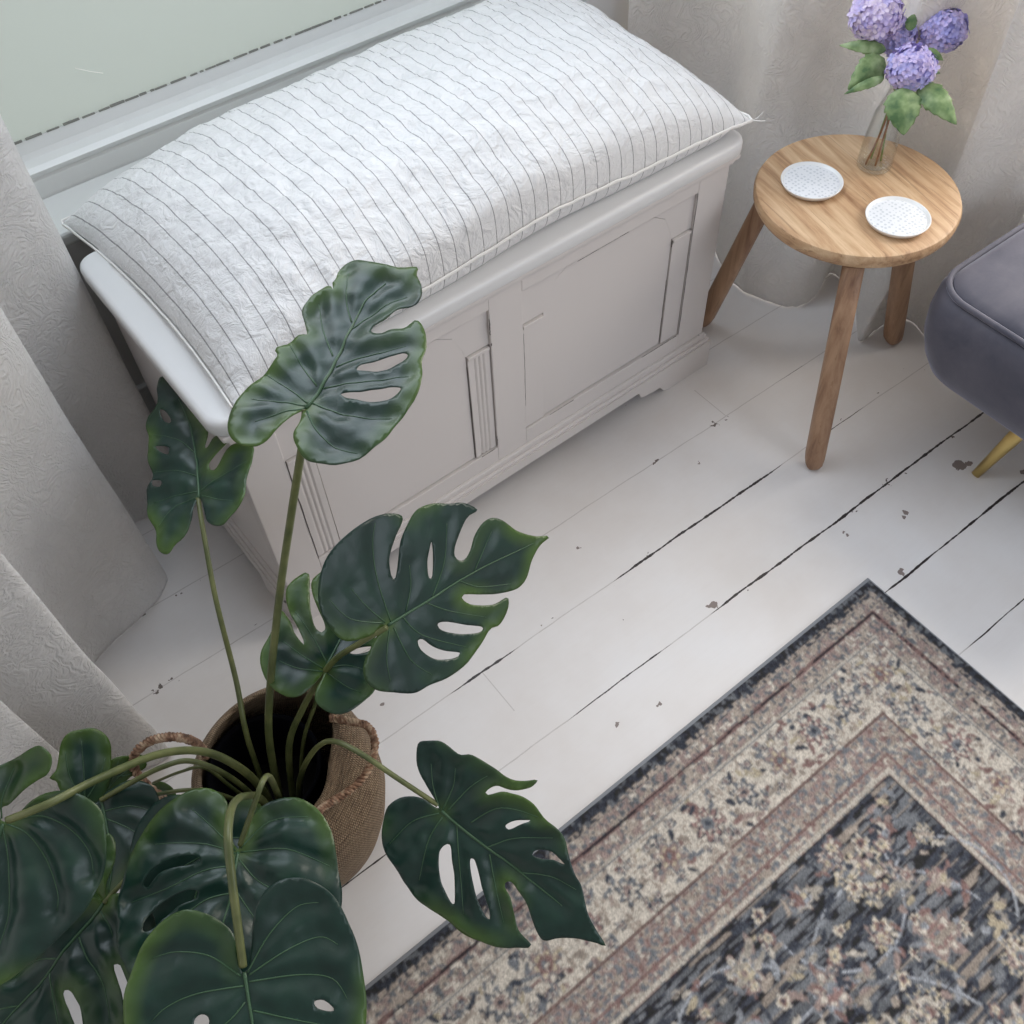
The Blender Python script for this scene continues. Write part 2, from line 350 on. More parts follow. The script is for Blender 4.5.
# ---------------------------------------------------------------- curtains
def curtain(name, low, high, ztop, label, seed, zmix=.5):
    A = catmull([(*p, 0) for p in low], 14); B = catmull([(*p, 0) for p in high], 14); N = len(A)
    zs = np.concatenate([[0.004, .012, .03], np.linspace(.06, ztop, 70)])
    X = np.zeros((N, len(zs))); Y = X.copy(); Z = X.copy()
    for i in range(N):
        for j, z in enumerate(zs):
            t = min(1, z/zmix); t = t*t*(3-2*t)
            p = A[i].lerp(B[i], t)
            q = noise.noise(Vector((i*.06+seed, z*2.2, seed)))*.008+noise.noise(Vector((i*.20, z*7, seed*3)))*.0035*(1-t*.5)
            X[i, j] = p.x+q; Y[i, j] = p.y+q*.6
            Z[i, j] = max(.003, z+(.004*noise.noise(Vector((i*.3, 0, seed))) if z < .05 else 0))
    o = link(name, grid_mesh(name, X, Y, Z), M_curtain)
    md = o.modifiers.new('thickness', 'SOLIDIFY'); md.thickness = .0015
    return tag(o, label, 'curtain')
lowL = [(-.06, 1.53), (.08, 1.538), (.160, 1.515), (.171, 1.40), (.115, 1.375), (.03, 1.38), (-.04, 1.36), (-.02, 1.29), (.045, 1.235), (.02, 1.19), (-.055, 1.165), (-.131, 1.137), (-.22, 1.07), (-.19, .97), (-.100, .895), (-.17, .90), (-.25, .91), (-.24, .85), (-.195, .82), (-.28, .80), (-.40, .79)]
highL = [(-.06, 1.53), (.08, 1.538), (.160, 1.520), (.166, 1.42), (.10, 1.38), (.03, 1.36), (-.03, 1.33), (-.02, 1.28), (.035, 1.225), (.01, 1.17), (-.06, 1.13), (-.13, 1.10), (-.20, 1.04), (-.18, .97), (-.115, .905), (-.18, .90), (-.26, .91), (-.25, .86), (-.21, .83), (-.29, .81), (-.40, .80)]
curtain('curtain', lowL, highL, 2.3, 'white embossed curtain hanging in deep folds on the left behind the green plant', 1.3)
lowR = [(1.56, 1.555), (1.50, 1.562), (1.462, 1.555), (1.452, 1.53), (1.50, 1.44), (1.56, 1.33), (1.50, 1.24), (1.456, 1.134), (1.468, 1.06), (1.497, 1.00), (1.56, .985), (1.655, 1.02), (1.63, .93), (1.56, .86), (1.535, .825), (1.60, .83), (1.665, .80), (1.650, .725), (1.70, .69)]
highR = [(1.56, 1.555), (1.50, 1.562), (1.462, 1.555), (1.450, 1.53), (1.53, 1.47), (1.60, 1.36), (1.545, 1.27), (1.515, 1.19), (1.62, 1.12), (1.66, 1.04), (1.60, .985), (1.575, .94), (1.66, .91), (1.71, .86), (1.65, .81), (1.60, .79), (1.68, .745), (1.715, .715), (1.75, .70)]
curtain('curtain', lowR, highR, 2.3, 'white embossed curtain hanging to the floor behind the round wooden side table', 5.1, .42)

# ---------------------------------------------------------------- blanket chest
chest = thing('blanket_chest', 'white painted wooden blanket chest with panelled front under the window', 'chest', (.705, 1.22, 0))
XL, XR, YF, YB = .198, 1.205, 1.0, 1.44
def part(name, bm, m, parent, smooth=False):
    return under(bobj(name, bm, m, None, smooth), parent)
bm = bmesh.new()                                   # front: stiles, rails around two openings, recessed back board
z0, z1 = .133, .473
box(bm, (XL, YF, .05), (.267, YF+.022, .50), .002); box(bm, (1.131, YF, .05), (XR, YF+.022, .50), .002)
box(bm, (.663, YF, .05), (.731, YF+.022, .50), .0015)
for a, b in ((.267, .663), (.731, 1.131)):
    box(bm, (a, YF, .05), (b, YF+.022, z0), .0015); box(bm, (a, YF, z1), (b, YF+.022, .50), .0015)
box(bm, (XL+.01, YF+.0125, .06), (XR-.01, YF+.024, .50))
box(bm, (XL, YF+.022, .03), (XL+.02, YB, .505), .002); box(bm, (XR-.02, YF+.022, .03), (XR, YB, .505), .002); box(bm, (XL+.02, YB-.02, .03), (XR-.02, YB, .505))
box(bm, (XL+.02, YF+.024, .06), (XR-.02, YB-.02, .08))
part('chest_body', bm, M_chest, chest)
for a, b in ((.267, .663), (.731, 1.131)):         # shouldered panel: raised frame round a flat field
    bm = bmesh.new(); s = .049; zs_ = .385
    pts = [(a+.003, z0+.003), (b-.003, z0+.003), (b-.003, zs_), (b-s, zs_+.004), (b-s-.004, .412), (b-s-.022, .448), (b-s-.05, .466), ((a+b)/2, z1-.003), (a+s+.05, .466), (a+s+.022, .448), (a+s+.004, .412), (a+s, zs_+.004), (a+.003, zs_)]
    # flat field
    fld = [(a+s+.001, z0+.002), (b-s-.001, z0+.002)]+[(x, z) for x, z in pts[3:12]]
    top = [bm.verts.new((x, YF+.0065, z)) for x, z in fld]; bk = [bm.verts.new((x, YF+.0125, z)) for x, z in fld]
    f = bm.faces.new(top); bm.faces.new(bk[::-1])
    for i in range(len(fld)): bm.faces.new((top[i-1], top[i], bk[i], bk[i-1]))
    part('front_panel', bm, M_chest, chest)
    for q0, q1 in ((a+.0022, a+s-.0018), (b-s+.0018, b-.0022)):   # fluted strip each side
        bm = bmesh.new(); nfl = 3 if a < .5 else 0; w_ = (q1-q0)
        pr = [(q0, .0125), (q0, .0035)]
        for i in range(nfl):
            c0 = q0+w_*(.30+i*.2)
            pr += [(c0-.0032, .0035), (c0, .0060), (c0+.0032, .0035)]
        pr += [(q1, .0035), (q1, .0125)]
        lo = [bm.verts.new((x, YF+y, z0+.002)) for x, y in pr]; hi = [bm.verts.new((x, YF+y, zs_)) for x, y in pr]
        for i in range(len(pr)-1): bm.faces.new((lo[i], lo[i+1], hi[i+1], hi[i]))
        bm.faces.new((lo[-1], lo[0], hi[0], hi[-1])); bm.faces.new(lo[::-1]); bm.faces.new(hi)
        box(bm, (q0, YF+.001, zs_+.001), (q1, YF+.0125, zs_+.008), .001)
        part('fluted_strip', bm, M_chest, chest)
    # spandrels above the shoulders
    for sgn, e in ((1, a), (-1, b)):
        bm = bmesh.new()
        sp_ = [(e+sgn*.0005, zs_+.010), (e+sgn*(s+.001), zs_+.010), (e+sgn*(s+.005), .413), (e+sgn*(s+.023), .4495), (e+sgn*(s+.051), .468), (e+sgn*(s+.10), z1-.0005), (e+sgn*.0005, z1-.0005)]
        fr_ = [bm.verts.new((x, YF+.0062, z)) for x, z in sp_]; bk = [bm.verts.new((x, YF+.0125, z)) for x, z in sp_]
        bm.faces.new(fr_); bm.faces.new(bk[::-1])
        for i in range(len(sp_)): bm.faces.new((fr_[i-1], fr_[i], bk[i], bk[i-1]))
        part('panel_spandrel', bm, M_chest, chest)
# open joints in the paintwork
def crack(x0, z_0, x1, z_1, w_=.0011, y=YF):
    n_ = 14; P_ = [(x0+(x1-x0)*i/n_+random.uniform(-.0006, .0006), y, z_0+(z_1-z_0)*i/n_) for i in range(n_+1)]
    bm = bmesh.new(); tube(bm, P_, lambda t: w_*random.uniform(.45, 1.0), 4); part('paint_crack', bm, M_crack, chest)
crack(1.1305, .135, 1.1305, .472, .0009); crack(1.081, .14, 1.081, .30, .0006, YF+.006); crack(1.082, .378, 1.082, .392, .0013, YF+.004)
crack(.2675, .135, .2675, .40, .0011); crack(.6145, .135, .6145, .372, .0009, YF+.005); crack(.6625, .42, .6625, .455, .0011); crack(.6625, .14, .6625, .165, .0008); crack(.6635, .395, .6635, .40, .0012); crack(.732, .20, .732, .38, .0006)
crack(.85, .4715, .965, .4735, .0006); crack(.79, .1335, .85, .1335, .0006); crack(1.03, .1335, 1.125, .1335, .0007); crack(.29, .1335, .32, .1335, .0007); crack(.625, .1335, .657, .1335, .0007); crack(1.190, .092, 1.195, .094, .0014, YF-.001)
bm = bmesh.new()                                   # plinth with bracket feet
pf = [(.184, 0), (.305, 0), (.318, .006), (.330, .022), (.372, .026), (.385, .030), (.393, .048), (1.017, .048), (1.025, .030), (1.038, .026), (1.080, .022), (1.092, .006), (1.105, 0), (1.222, 0), (1.222, .072), (.184, .072)]
fr_ = [bm.verts.new((x, .986, z)) for x, z in pf]; bk = [bm.verts.new((x, 1.004, z)) for x, z in pf]
bm.faces.new(fr_); bm.faces.new(bk[::-1])
for i in range(len(pf)): bm.faces.new((fr_[i-1], fr_[i], bk[i], bk[i-1]))
for x0, x1 in ((.184, .200), (1.204, 1.222)):
    box(bm, (x0, 1.0, 0), (x1, 1.10, .072)); box(bm, (x0, 1.10, .045), (x1, 1.35, .072)); box(bm, (x0, 1.35, 0), (x1, YB, .072))
box(bm, (.187, .989, .070), (1.219, YB, .080), .003, 3); box(bm, (.192, .994, .078), (1.212, YB, .094), .004, 3)
part('plinth', bm, M_chest, chest)
bm = bmesh.new(); box(bm, (.194, .995, .500), (1.210, YB, .508), .003, 3); box(bm, (.189, .991, .507), (1.220, YB, .5172), .003, 3)
part('cornice_moulding', bm, M_chest, chest)
bm = bmesh.new()                                   # lid with rounded corners and rounded edge
def rrect(x0, y0, x1, y1, r, n_=8):
    o_ = []
    for cx, cy, a0 in ((x1-r, y1-r, 0), (x0+r, y1-r, 90), (x0+r, y0+r, 180), (x1-r, y0+r, 270)):
        for i in range(n_+1):
            a = math.radians(a0+90*i/n_); o_.append((cx+r*math.cos(a), cy+r*math.sin(a)))
    return o_
rings = []
for ins, z in ((.006, .517), (.0015, .5185), (0, .522), (0, .537), (.0015, .542), (.005, .5447), (.010, .5455)):
    rings.append([bm.verts.new((x, y, z)) for x, y in rrect(.180+ins, .987+ins, 1.234-ins, 1.462-ins, .032-ins*.5)])
for A_, B_ in zip(rings, rings[1:]):
    for i in range(len(A_)): bm.faces.new((A_[i-1], A_[i], B_[i], B_[i-1]))
bm.faces.new(rings[0][::-1]); bm.faces.new(rings[-1])
o = part('lid', bm, M_lid, chest, True); o.modifiers.new('e', 'EDGE_SPLIT').split_angle = math.radians(40)

chest.rotation_euler.z = .018; chest.location.y = 1.214

# ---------------------------------------------------------------- cushion
cush = thing('seat_cushion', 'long white linen cushion with thin dark stripes lying on the blanket chest', 'cushion', (.76, 1.29, .546))
c00, c10, c01, c11 = Vector((.226, .975, .566)), Vector((1.238, 1.000, .575)), Vector((.203, 1.556, .540)), Vector((1.310, 1.600, .546))
def cushion_pt(s, t, top):
    a, b = (s+1)/2, (t+1)/2
    p = c00*(1-a)*(1-b)+c10*a*(1-b)+c01*(1-a)*b+c11*a*b
    es, et = 1-abs(s)**2, 1-abs(t)**2
    p.x -= s*(.020*et); p.y -= t*((.012 if t < 0 else -.012)*es)
    q = (max(0, 1-abs(s)**4.5)**.60)*(max(0, 1-abs(t)**3.2)**.50)
    wr = noise.noise(Vector((s*5, t*3, 1.7)))*.5+noise.noise(Vector((s*13+t*3, t*7, 4.2)))*.28
    fr = noise.ridged_multi_fractal(Vector((s*9+t*2.0, t*5.5-s, 2.2)), .8, 2.2, 4, 1.0, 2.0)
    fb = .5-.5*math.tanh(t*3); seamz = p.z+(.020+.005*math.sin(s*7+.5))*es*fb
    if top: z = seamz+.120*q+q**.5*(wr*.012+(fr-1.1)*.0040)
    else:
        z = seamz-.050*min(1, (1-abs(t))*7)**.6*min(1, (1-abs(s))*9)+wr*.003*q
        if p.y < 1.47: z = max(z, .5475)
        elif p.y > 1.555: z = max(z, .5185)
        else: z = max(z, .532)
    # near the seam the fabric bulges forward of the seam line
    k_ = .012*math.sin(min(1, (1-abs(t))*5)*math.pi)*(1 if t < 0 else .4)*es
    p.y += (1 if t > 0 else -1)*k_*(1 if top else .9)
    return Vector((p.x, p.y, z))
nu, nv = 420, 230
S = np.linspace(-1, 1, nu); Tt = np.sin(np.linspace(-math.pi/2, math.pi/2, nv))*.35+np.linspace(-1, 1, nv)*.65
for nm, top in (('cushion_top', True), ('cushion_underside', False)):
    if not top: S = np.linspace(-1, 1, 160); Tt = np.linspace(-1, 1, 90)
    X = np.zeros((len(S), len(Tt))); Y = X.copy(); Z = X.copy()
    for i, s in enumerate(S):
        for j, t in enumerate(Tt):
            X[i, j], Y[i, j], Z[i, j] = cushion_pt(s, t, top)
    SU = np.repeat(((S+1)/2*1.06)[:, None], len(Tt), 1)
    me = grid_mesh(nm, X, Y, Z, {'su': SU})
    if not top: me.flip_normals()
    under(link(nm, me, M_linen), cush)
bm = bmesh.new(); ring = []
for s in np.linspace(-1, 1, 160): ring.append(cushion_pt(s, -1, True)+Vector((0, -.004, 0)))
for t in np.linspace(-1, 1, 80)[1:]: ring.append(cushion_pt(1, t, True)+Vector((.004, 0, 0)))
for s in np.linspace(1, -1, 160)[1:]: ring.append(cushion_pt(s, 1, True)+Vector((0, .003, 0)))
for t in np.linspace(1, -1, 80)[1:]: ring.append(cushion_pt(-1, t, True)+Vector((-.004, 0, 0)))
ring = [p+Vector((0, 0, noise.noise(p*40)*.0022)) for p in ring]
tube(bm, ring, lambda t: .0034, 6, sq=.55); part('seam_edge', bm, M_piping, cush, True)
bm = bmesh.new()                                   # loose threads on the right corner
tube(bm, [ring[159], ring[159]+Vector((.010, -.004, .004)), ring[159]+Vector((.022, -.004, .010))], .0006, 4)
tube(bm, [ring[159], ring[159]+Vector((.012, -.010, -.001)), ring[159]+Vector((.020, -.012, -.003))], .0010, 4)
part('loose_thread', bm, M_piping, cush)

# ---------------------------------------------------------------- side table
TC = Vector((1.368, .838)); TR = .1806; TZ = .46
table = thing('side_table', 'round wooden side table with three splayed legs beside the white chest', 'table', (TC.x, TC.y, 0))
bm = bmesh.new(); lathe(bm, [(0, TZ-.030), (TR-.012, TZ-.030), (TR-.005, TZ-.027), (TR-.001, TZ-.020), (TR, TZ-.008), (TR-.003, TZ-.002), (TR-.008, TZ), (0, TZ)], 96, TC)
o = part('tabletop', bm, M_wood, table, True); o.modifiers.new('e', 'EDGE_SPLIT').split_angle = math.radians(35)
for foot, hd, tp_ in (((1.190, .650), 0, (1.249, .732)), ((1.588, .783), .62, None), ((1.305, 1.088), .62, None)):
    f_ = Vector((foot[0], foot[1], 0)); d_ = Vector((foot[0]-TC.x, foot[1]-TC.y, 0)); t_ = Vector((TC.x, TC.y, TZ-.0302))+d_*hd*.95
    if tp_: t_ = Vector((tp_[0], tp_[1], TZ-.0302))
    bm = bmesh.new(); ax = (f_-t_); rings = []
    side = Vector((-d_.y, d_.x, 0)).normalized(); dn = d_.normalized()
    for u, rr in ((0, .0180), (.3, .0186), (.7, .0192), (.93, .0190), (.965, .0176), (.988, .0132), (1.0, .009)):
        p = t_+ax*u; rings.append([])
        for a in range(16):
            an = 2*math.pi*(a+.5)/16; cx, sx_ = math.cos(an), math.sin(an); pw = .62
            rings[-1].append(bm.verts.new(p+side*rr*math.copysign(abs(cx)**pw, cx)+dn*rr*math.copysign(abs(sx_)**pw, sx_)))
    for A_, B_ in zip(rings, rings[1:]):
        for i in range(16): bm.faces.new((A_[i-1], A_[i], B_[i], B_[i-1]))
    bm.faces.new(rings[0][::-1]); bm.faces.new(rings[-1])
    for v in bm.verts: v.co.z = max(v.co.z, .0005)
    part('leg', bm, M_leg, table, True)

def dish(c, label):
    t = thing('coaster_dish', label, 'dish', (c[0], c[1], TZ), 'small white dishes on the side table')
    bm = bmesh.new(); lathe(bm, [(0, .0008), (.043, .0008), (.050, .003), (.0542, .0095), (.0550, .0115), (.0542, .0124), (.0526, .0116), (.0500, .0082), (.0490, .0078), (0, .0078)], 64); bobj('dish_rim', bm, M_dishrim, t, True)
    bm = bmesh.new(); lathe(bm, [(.0492, .0079), (.048, .0083), (0, .0083)], 48); bobj('speckled_centre', bm, M_dish, t, True)
dish((1.317, .902), 'small white speckled dish on the wooden table, nearer the white chest')
dish((1.353, .739), 'small white speckled dish on the wooden table, nearer the slate ottoman')

# ---------------------------------------------------------------- vase and hydrangeas
V0 = Vector((1.446, .869, TZ+.0006))
bm = bmesh.new()
lathe(bm, [(0, 0), (.026, 0), (.0305, .003), (.0312, .010), (.0295, .06), (.0245, .105), (.0150, .135), (.0118, .150), (.0128, .163), (.0108, .163), (.0102, .150), (.0134, .134), (.0228, .105), (.0278, .06), (.0294, .012), (.0265, .0075), (0, .0065)], 48)
vase = bobj('glass_vase', bm, M_glass, None, True); vase.location = V0
tag(vase, 'clear glass bottle vase holding hydrangeas on the round wooden table', 'vase')
k = NT('hydrangea_petal', Roughness=.6); pc = k.attr('pc')
lil = k.ramp(pc, [(0, (.33, .33, .72)), (.35, (.48, .46, .84)), (.7, (.64, .53, .84)), (1, (.84, .72, .90))]); k.col(lil)
k.b.inputs['Subsurface Weight'].default_value = .0; M_petal = k.m
k = NT('hydrangea_leaf', Roughness=.5); k.col(k.ramp(k.noise(k.pos(), 45, 3), [(.35, (.08, .16, .06)), (.55, (.22, .32, .13)), (.75, (.38, .48, .26))])); M_hleaf = k.m
M_hstalk = M_plain('woody_stalk', (.28, .12, .05), .6); M_hgreen = M_plain('green_stalk', (.20, .26, .07), .6)
def hyleaf(bm, base, tip, up, width, serr=6):
    up = (Vector((0, 0, H))-Vector(base)).normalized()*.8+Vector(up)*.35
    base, tip = Vector(base), Vector(tip); ax = tip-base; L = ax.length; ax.normalize(); sd = ax.cross(up).normalized(); nn = sd.cross(ax)
    nl = 30; rows = []
    for i in range(nl+1):
        t = i/nl; w_ = width*(math.sin(math.pi*min(1, t**.75))**.75)*(1-.25*t)*(1+.16*((t*serr) % 1-.5)) if 0 < t < 1 else 0.0005
        row = []
        for j in range(-4, 5):
            q = j/4; z_ = -.25*w_*abs(q)+.06*L*math.sin(math.pi*t)*1.6-.10*L*t*t+.05*w_*math.cos(q*12+t*22)
            row.append(bm.verts.new(base+ax*(t*L)+sd*(q*w_)+nn*z_))
        rows.append(row)
    for A_, B_ in zip(rows, rows[1:]):
        for j in range(8): bm.faces.new((A_[j], A_[j+1], B_[j+1], B_[j]))
def hydrangea(label, centre, r, tone, path, leaves, stalkmat, seed):
    t = thing('hydrangea', label, 'flower', V0+Vector((0, 0, .009)), 'hydrangeas in the glass vase')
    rnd = random.Random(seed); me = bpy.data.meshes.new('bloom'); V = []; Fc = []; pcs = []
    C_ = Vector(centre); nfl = 120
    for i in range(nfl):
        zf = 1-2*(i+.5)/nfl*.93; ph = i*2.39996; rh = math.sqrt(1-zf*zf)
        d_ = Vector((rh*math.cos(ph), rh*math.sin(ph), zf)); cc = C_+Vector((d_.x, d_.y, d_.z*.86))*r*rnd.uniform(.88, 1.0)
        d_ = (d_+Vector([rnd.uniform(-.35, .35) for _ in range(3)])).normalized()
        a = d_.orthogonal().normalized(); a.rotate(Matrix.Rotation(rnd.uniform(0, 6.28), 3, d_)); b = d_.cross(a)
        sz = r*rnd.uniform(.19, .25); tn = min(1, max(0, tone+rnd.uniform(-.22, .25)))
        for q in range(4):
            an = q*math.pi/2; u = a*math.cos(an)+b*math.sin(an); v_ = d_.cross(u); n0 = len(V); lift = rnd.uniform(-.1, .25)
            pts = [cc-d_*sz*.12, cc+u*sz*.5+v_*sz*.42+d_*sz*.12, cc+u*sz*.98+v_*sz*.28+d_*sz*lift, cc+u*sz*1.02-v_*sz*.26+d_*sz*lift, cc+u*sz*.5-v_*sz*.42+d_*sz*.12, cc+u*sz*.55+d_*sz*.05]
            V += [tuple(p) for p in pts]; Fc += [(n0, n0+1, n0+5), (n0+1, n0+2, n0+5), (n0+2, n0+3, n0+5), (n0+3, n0+4, n0+5), (n0+4, n0, n0+5)]
            pcs += [tn-.2]+[min(1, tn+rnd.uniform(-.05, .1))]*5
    n0 = len(V)                                    # inner core
    bmc = bmesh.new(); bmesh.ops.create_uvsphere(bmc, u_segments=20, v_segments=12, radius=r*.84)
    bmc.verts.ensure_lookup_table()
    for v_ in bmc.verts: V.append(tuple(C_+Vector((v_.co.x, v_.co.y, v_.co.z*.86)))); pcs.append(max(0, tone-.25))
    for f in bmc.faces: Fc.append(tuple(n0+v_.index for v_ in f.verts))
    bmc.free(); me.from_pydata(V, [], Fc); me.update()
    at = me.attributes.new('pc', 'FLOAT', 'POINT'); at.data.foreach_set('value', [max(0, p) for p in pcs])
    under(link('bloom', me, M_petal), t)
    bm = bmesh.new(); tube(bm, catmull(path, 8), lambda u: .0019-.0004*u, 7); part('stem', bm, stalkmat, t, True)
    for (b_, tp, up, w_) in leaves:
        bm = bmesh.new(); hyleaf(bm, b_, tp, Vector(up), w_); o = part('leaf', bm, M_hleaf, t, True)
        o.modifiers.new('t', 'SOLIDIFY').thickness = .0006
    return t
PX = onz
neck = V0+Vector((0, 0, .152)); nb_ = V0+Vector((0, 0, .008))
cC, cA, cB, cD = PX((911, 68), .640), PX((876, 15), .680), PX((944, 30), .650), PX((896, 36), .640)
vdir = (PX((880, 50), .60)-Vector((0, 0, H))).normalized()
cB = cB+vdir*.03; cD = cD+vdir*.03
hydrangea('lilac hydrangea at the front, lowest and most central of the blooms', cC, .0405, .55,
          [nb_+Vector((-.018, .006, 0)), nb_+Vector((-.004, .003, .06)), neck+Vector((.003, -.001, 0)), cC+Vector((0, 0, -.02))],
          [(PX((902, 88), .625), PX((905, 134), .575), (.3, -.5, .8), .034), (PX((920, 84), .625), PX((957, 122), .600), (.2, -.3, .9), .024)], M_hstalk, 1)
hydrangea('pale pink-lilac hydrangea, the bloom nearest the cushion', cA, .0450, .80,
          [nb_+Vector((.004, .012, 0)), nb_+Vector((-.001, .004, .09)), neck+Vector((-.004, .003, 0)), cA+Vector((.008, 0, -.06)), cA+Vector((0, 0, -.02))],
          [(PX((886, 50), .640), PX((840, 44), .640), (0, -.3, 1), .013), (PX((884, 58), .632), PX((850, 88), .605), (.2, -.6, .7), .028), (PX((884, 78), .622), PX((845, 93), .600), (.2, -.3, .9), .009)], M_hgreen, 2)
hydrangea('blue-violet hydrangea, rightmost of the blooms in the vase', cB, .0410, .40,
          [nb_+Vector((-.008, -.008, 0)), nb_+Vector((.002, -.002, .08)), neck+Vector((.001, -.004, 0)), cB+Vector((-.012, 0, -.05)), cB+Vector((0, 0, -.02))],
          [(PX((926, 50), .645), PX((944, 60), .630), (.2, -.5, .8), .009), (PX((925, 70), .63), PX((941, 73), .625), (.2, -.5, .8), .006)], M_hstalk, 3)
hydrangea('small violet hydrangea tucked behind the front bloom', cD, .0360, .45,
          [nb_+Vector((.012, -.004, 0)), nb_+Vector((.004, .002, .09)), neck+Vector((-.002, -.002, 0)), cD+Vector((0, 0, -.015))],
          [(PX((908, 30), .655), PX((916, 12), .665), (0, -.5, .8), .011)], M_hgreen, 4)

# ---------------------------------------------------------------- velvet ottoman
ot = thing('ottoman', 'slate velvet ottoman with piped edge and brass legs beside the wooden table', 'ottoman', (1.60, .36, 0))
def rbox(x0, y0, x1, y1, r): return rrect(x0, y0, x1, y1, r, 10)
bm = bmesh.new(); rings = []
for ins, z in ((.050, .205), (.038, .210), (.028, .222), (.014, .255), (.003, .300), (.000, .345), (.003, .384), (.014, .400)):
    rings.append([bm.verts.new((x, y, z)) for x, y in rbox(1.320+ins, .09+ins, 1.80-ins, .640-ins, max(.02, .080-ins*.3))])
for A_, B_ in zip(rings, rings[1:]):
    for i in range(len(A_)): bm.faces.new((A_[i-1], A_[i], B_[i], B_[i-1]))
bm.faces.new(rings[0][::-1]); bm.faces.new(rings[-1]); part('upholstered_side', bm, M_velvet, ot, True)
bm = bmesh.new(); rings = []
for ins, z in ((.018, .4005), (.021, .408), (.035, .416), (.070, .424), (.11, .430), (.15, .434), (.20, .436)):
    rings.append([bm.verts.new((x, y, z)) for x, y in rbox(1.320+ins, .09+ins, 1.80-ins, .640-ins, max(.015, .070-ins*.3))])
for A_, B_ in zip(rings, rings[1:]):
    for i in range(len(A_)): bm.faces.new((A_[i-1], A_[i], B_[i], B_[i-1]))
bm.faces.new(rings[0][::-1]); bm.faces.new(rings[-1]); part('seat', bm, M_velvet, ot, True)
bm = bmesh.new(); rp = [(x, y, .404) for x, y in rbox(1.320+.014, .09+.014, 1.80-.014, .640-.014, .068)]; tube(bm, rp+[rp[0]], .0055, 8, False); part('piping', bm, M_velvet, ot, True)
for fx, fy, tx, ty in ((1.421, .437, 1.535, .405), (1.73, .437, 1.66, .405), (1.421, .17, 1.52, .20), (1.73, .17, 1.66, .20)):
    bm = bmesh.new(); tube(bm, [(fx, fy, .0015), (fx+(tx-fx)*.5, fy+(ty-fy)*.5, .104), (tx, ty, .207)], lambda u: .0088+.013*u, 14)
    part('leg', bm, M_gold, ot, True)

# ---------------------------------------------------------------- rug (woven pattern as colour of the pile)
th = math.radians(.9); RC = Vector((1.072, .408))
nx_, ny_ = 660, 420; stp = .0022
U = (np.arange(nx_)*stp)[:, None]*np.ones((1, ny_)); Vv = np.ones((nx_, 1))*(np.arange(ny_)*stp)[None, :]   # U = distance from right edge, V = from top edge
D = np.minimum(U, Vv); rs = np.random.RandomState(5)
def vnoise(shape_u, shape_v, seed):               # smooth value noise on the rug plane
    r_ = np.random.RandomState(seed); a = U/shape_u; b = Vv/shape_v
    g_ = r_.rand(int(a.max())+3, int(b.max())+3); i = a.astype(int); j = b.astype(int); f = a-i; g2 = b-j; f = f*f*(3-2*f); g2 = g2*g2*(3-2*g2)
    return g_[i, j]*(1-f)*(1-g2)+g_[i+1, j]*f*(1-g2)+g_[i, j+1]*(1-f)*g2+g_[i+1, j+1]*f*g2
C3 = np.zeros((nx_, ny_, 3)); H_ = np.zeros((nx_, ny_))
navy, slate, cream, tan, rust, dust, black, gold = [np.array(c_) for c_ in ((.050, .056, .072), (.155, .165, .180), (.50, .455, .39), (.33, .280, .235), (.20, .125, .115), (.27, .205, .185), (.022, .020, .026), (.46, .395, .28))]
n1_, n2_, n3_, n4_ = vnoise(.010, .010, 1), vnoise(.0045, .0045, 2), vnoise(.03, .03, 3), vnoise(.006, .006, 9)
streak = vnoise(.045, .0034, 4); streak2 = vnoise(.02, .0032, 8)
def put(mask, colr_, a=1.0): C3[mask] = C3[mask]*(1-a)+colr_*a
put(D >= 0, tan)
put(D < .033, navy*.8); put((D < .030) & (n1_ > .62), slate*.8); put((D < .030) & (n2_ > .55), black); put((D > .024) & (D < .034) & (n2_ > .45), tan)
b_ = (D >= .033) & (D < .094); put(b_, tan); put(b_ & (n1_ > .52), dust); put(b_ & (n2_ > .64), slate*.8); put(b_ & (n4_ > .78), cream)
put((D > .052) & (D < .060) & (n1_ > .3), rust); put((abs(D-.056) < .0022) & (streak > .45), black); put((D > .086) & (D < .092) & (n2_ > .3), cream*.8); put((abs(D-.094) < .0016), slate)
b_ = (D >= .094) & (D < .190); put(b_, cream); put(b_ & (n2_ > .70), tan)
b_ = (D >= .190) & (D < .268); put(b_, dust); put(b_ & (n1_ > .50), tan); put(b_ & (n2_ > .62), slate); put(b_ & (n4_ > .76), cream*.9); put(b_ & (n2_ < .20), rust)
put(abs(D-.192) < .0022, rust*.75); put(abs(D-.243) < .0022, rust); put(abs(D-.262) < .0030, cream*.85); put((abs(D-.268) < .0018), black)
fld_ = D >= .270; put(fld_, slate*.75); put(fld_ & (streak > .50), navy); put(fld_ & (streak2 > .62), black); put(fld_ & (n3_ > .62) & (streak2 < .5), slate)
def flower(cu, cv, r, cols, n_=8, rot=0):
    du, dv = U-cu, Vv-cv; du = du+(n1_-.5)*.006; dv = dv+(n2_-.5)*.005
    rr = np.hypot(du, dv)/r; an = np.arctan2(dv, du)+rot; lobes = .80+.20*np.cos(n_*an)
    ok = (rr < lobes) & (n4_ < .86)
    put(ok, cols[0]); put(ok & (rr > lobes-.13) & (n2_ > .35), cols[3]); put(ok & (rr < .62*lobes) & (np.cos(n_*an+3.14) < .3), cols[1]); put(ok & (rr < .40) & (n2_ > .2), cols[2]); put(ok & (rr < .16), cols[3])
def leafblob(cu, cv, L_, W_, a_, colr_):
    du, dv = U-cu, Vv-cv; p = du*math.cos(a_)+dv*math.sin(a_); q = -du*math.sin(a_)+dv*math.cos(a_)+.15*p*p/L_
    put(((p/L_)**2+(q/W_)**2 < 1) & (n4_ < .8), colr_)
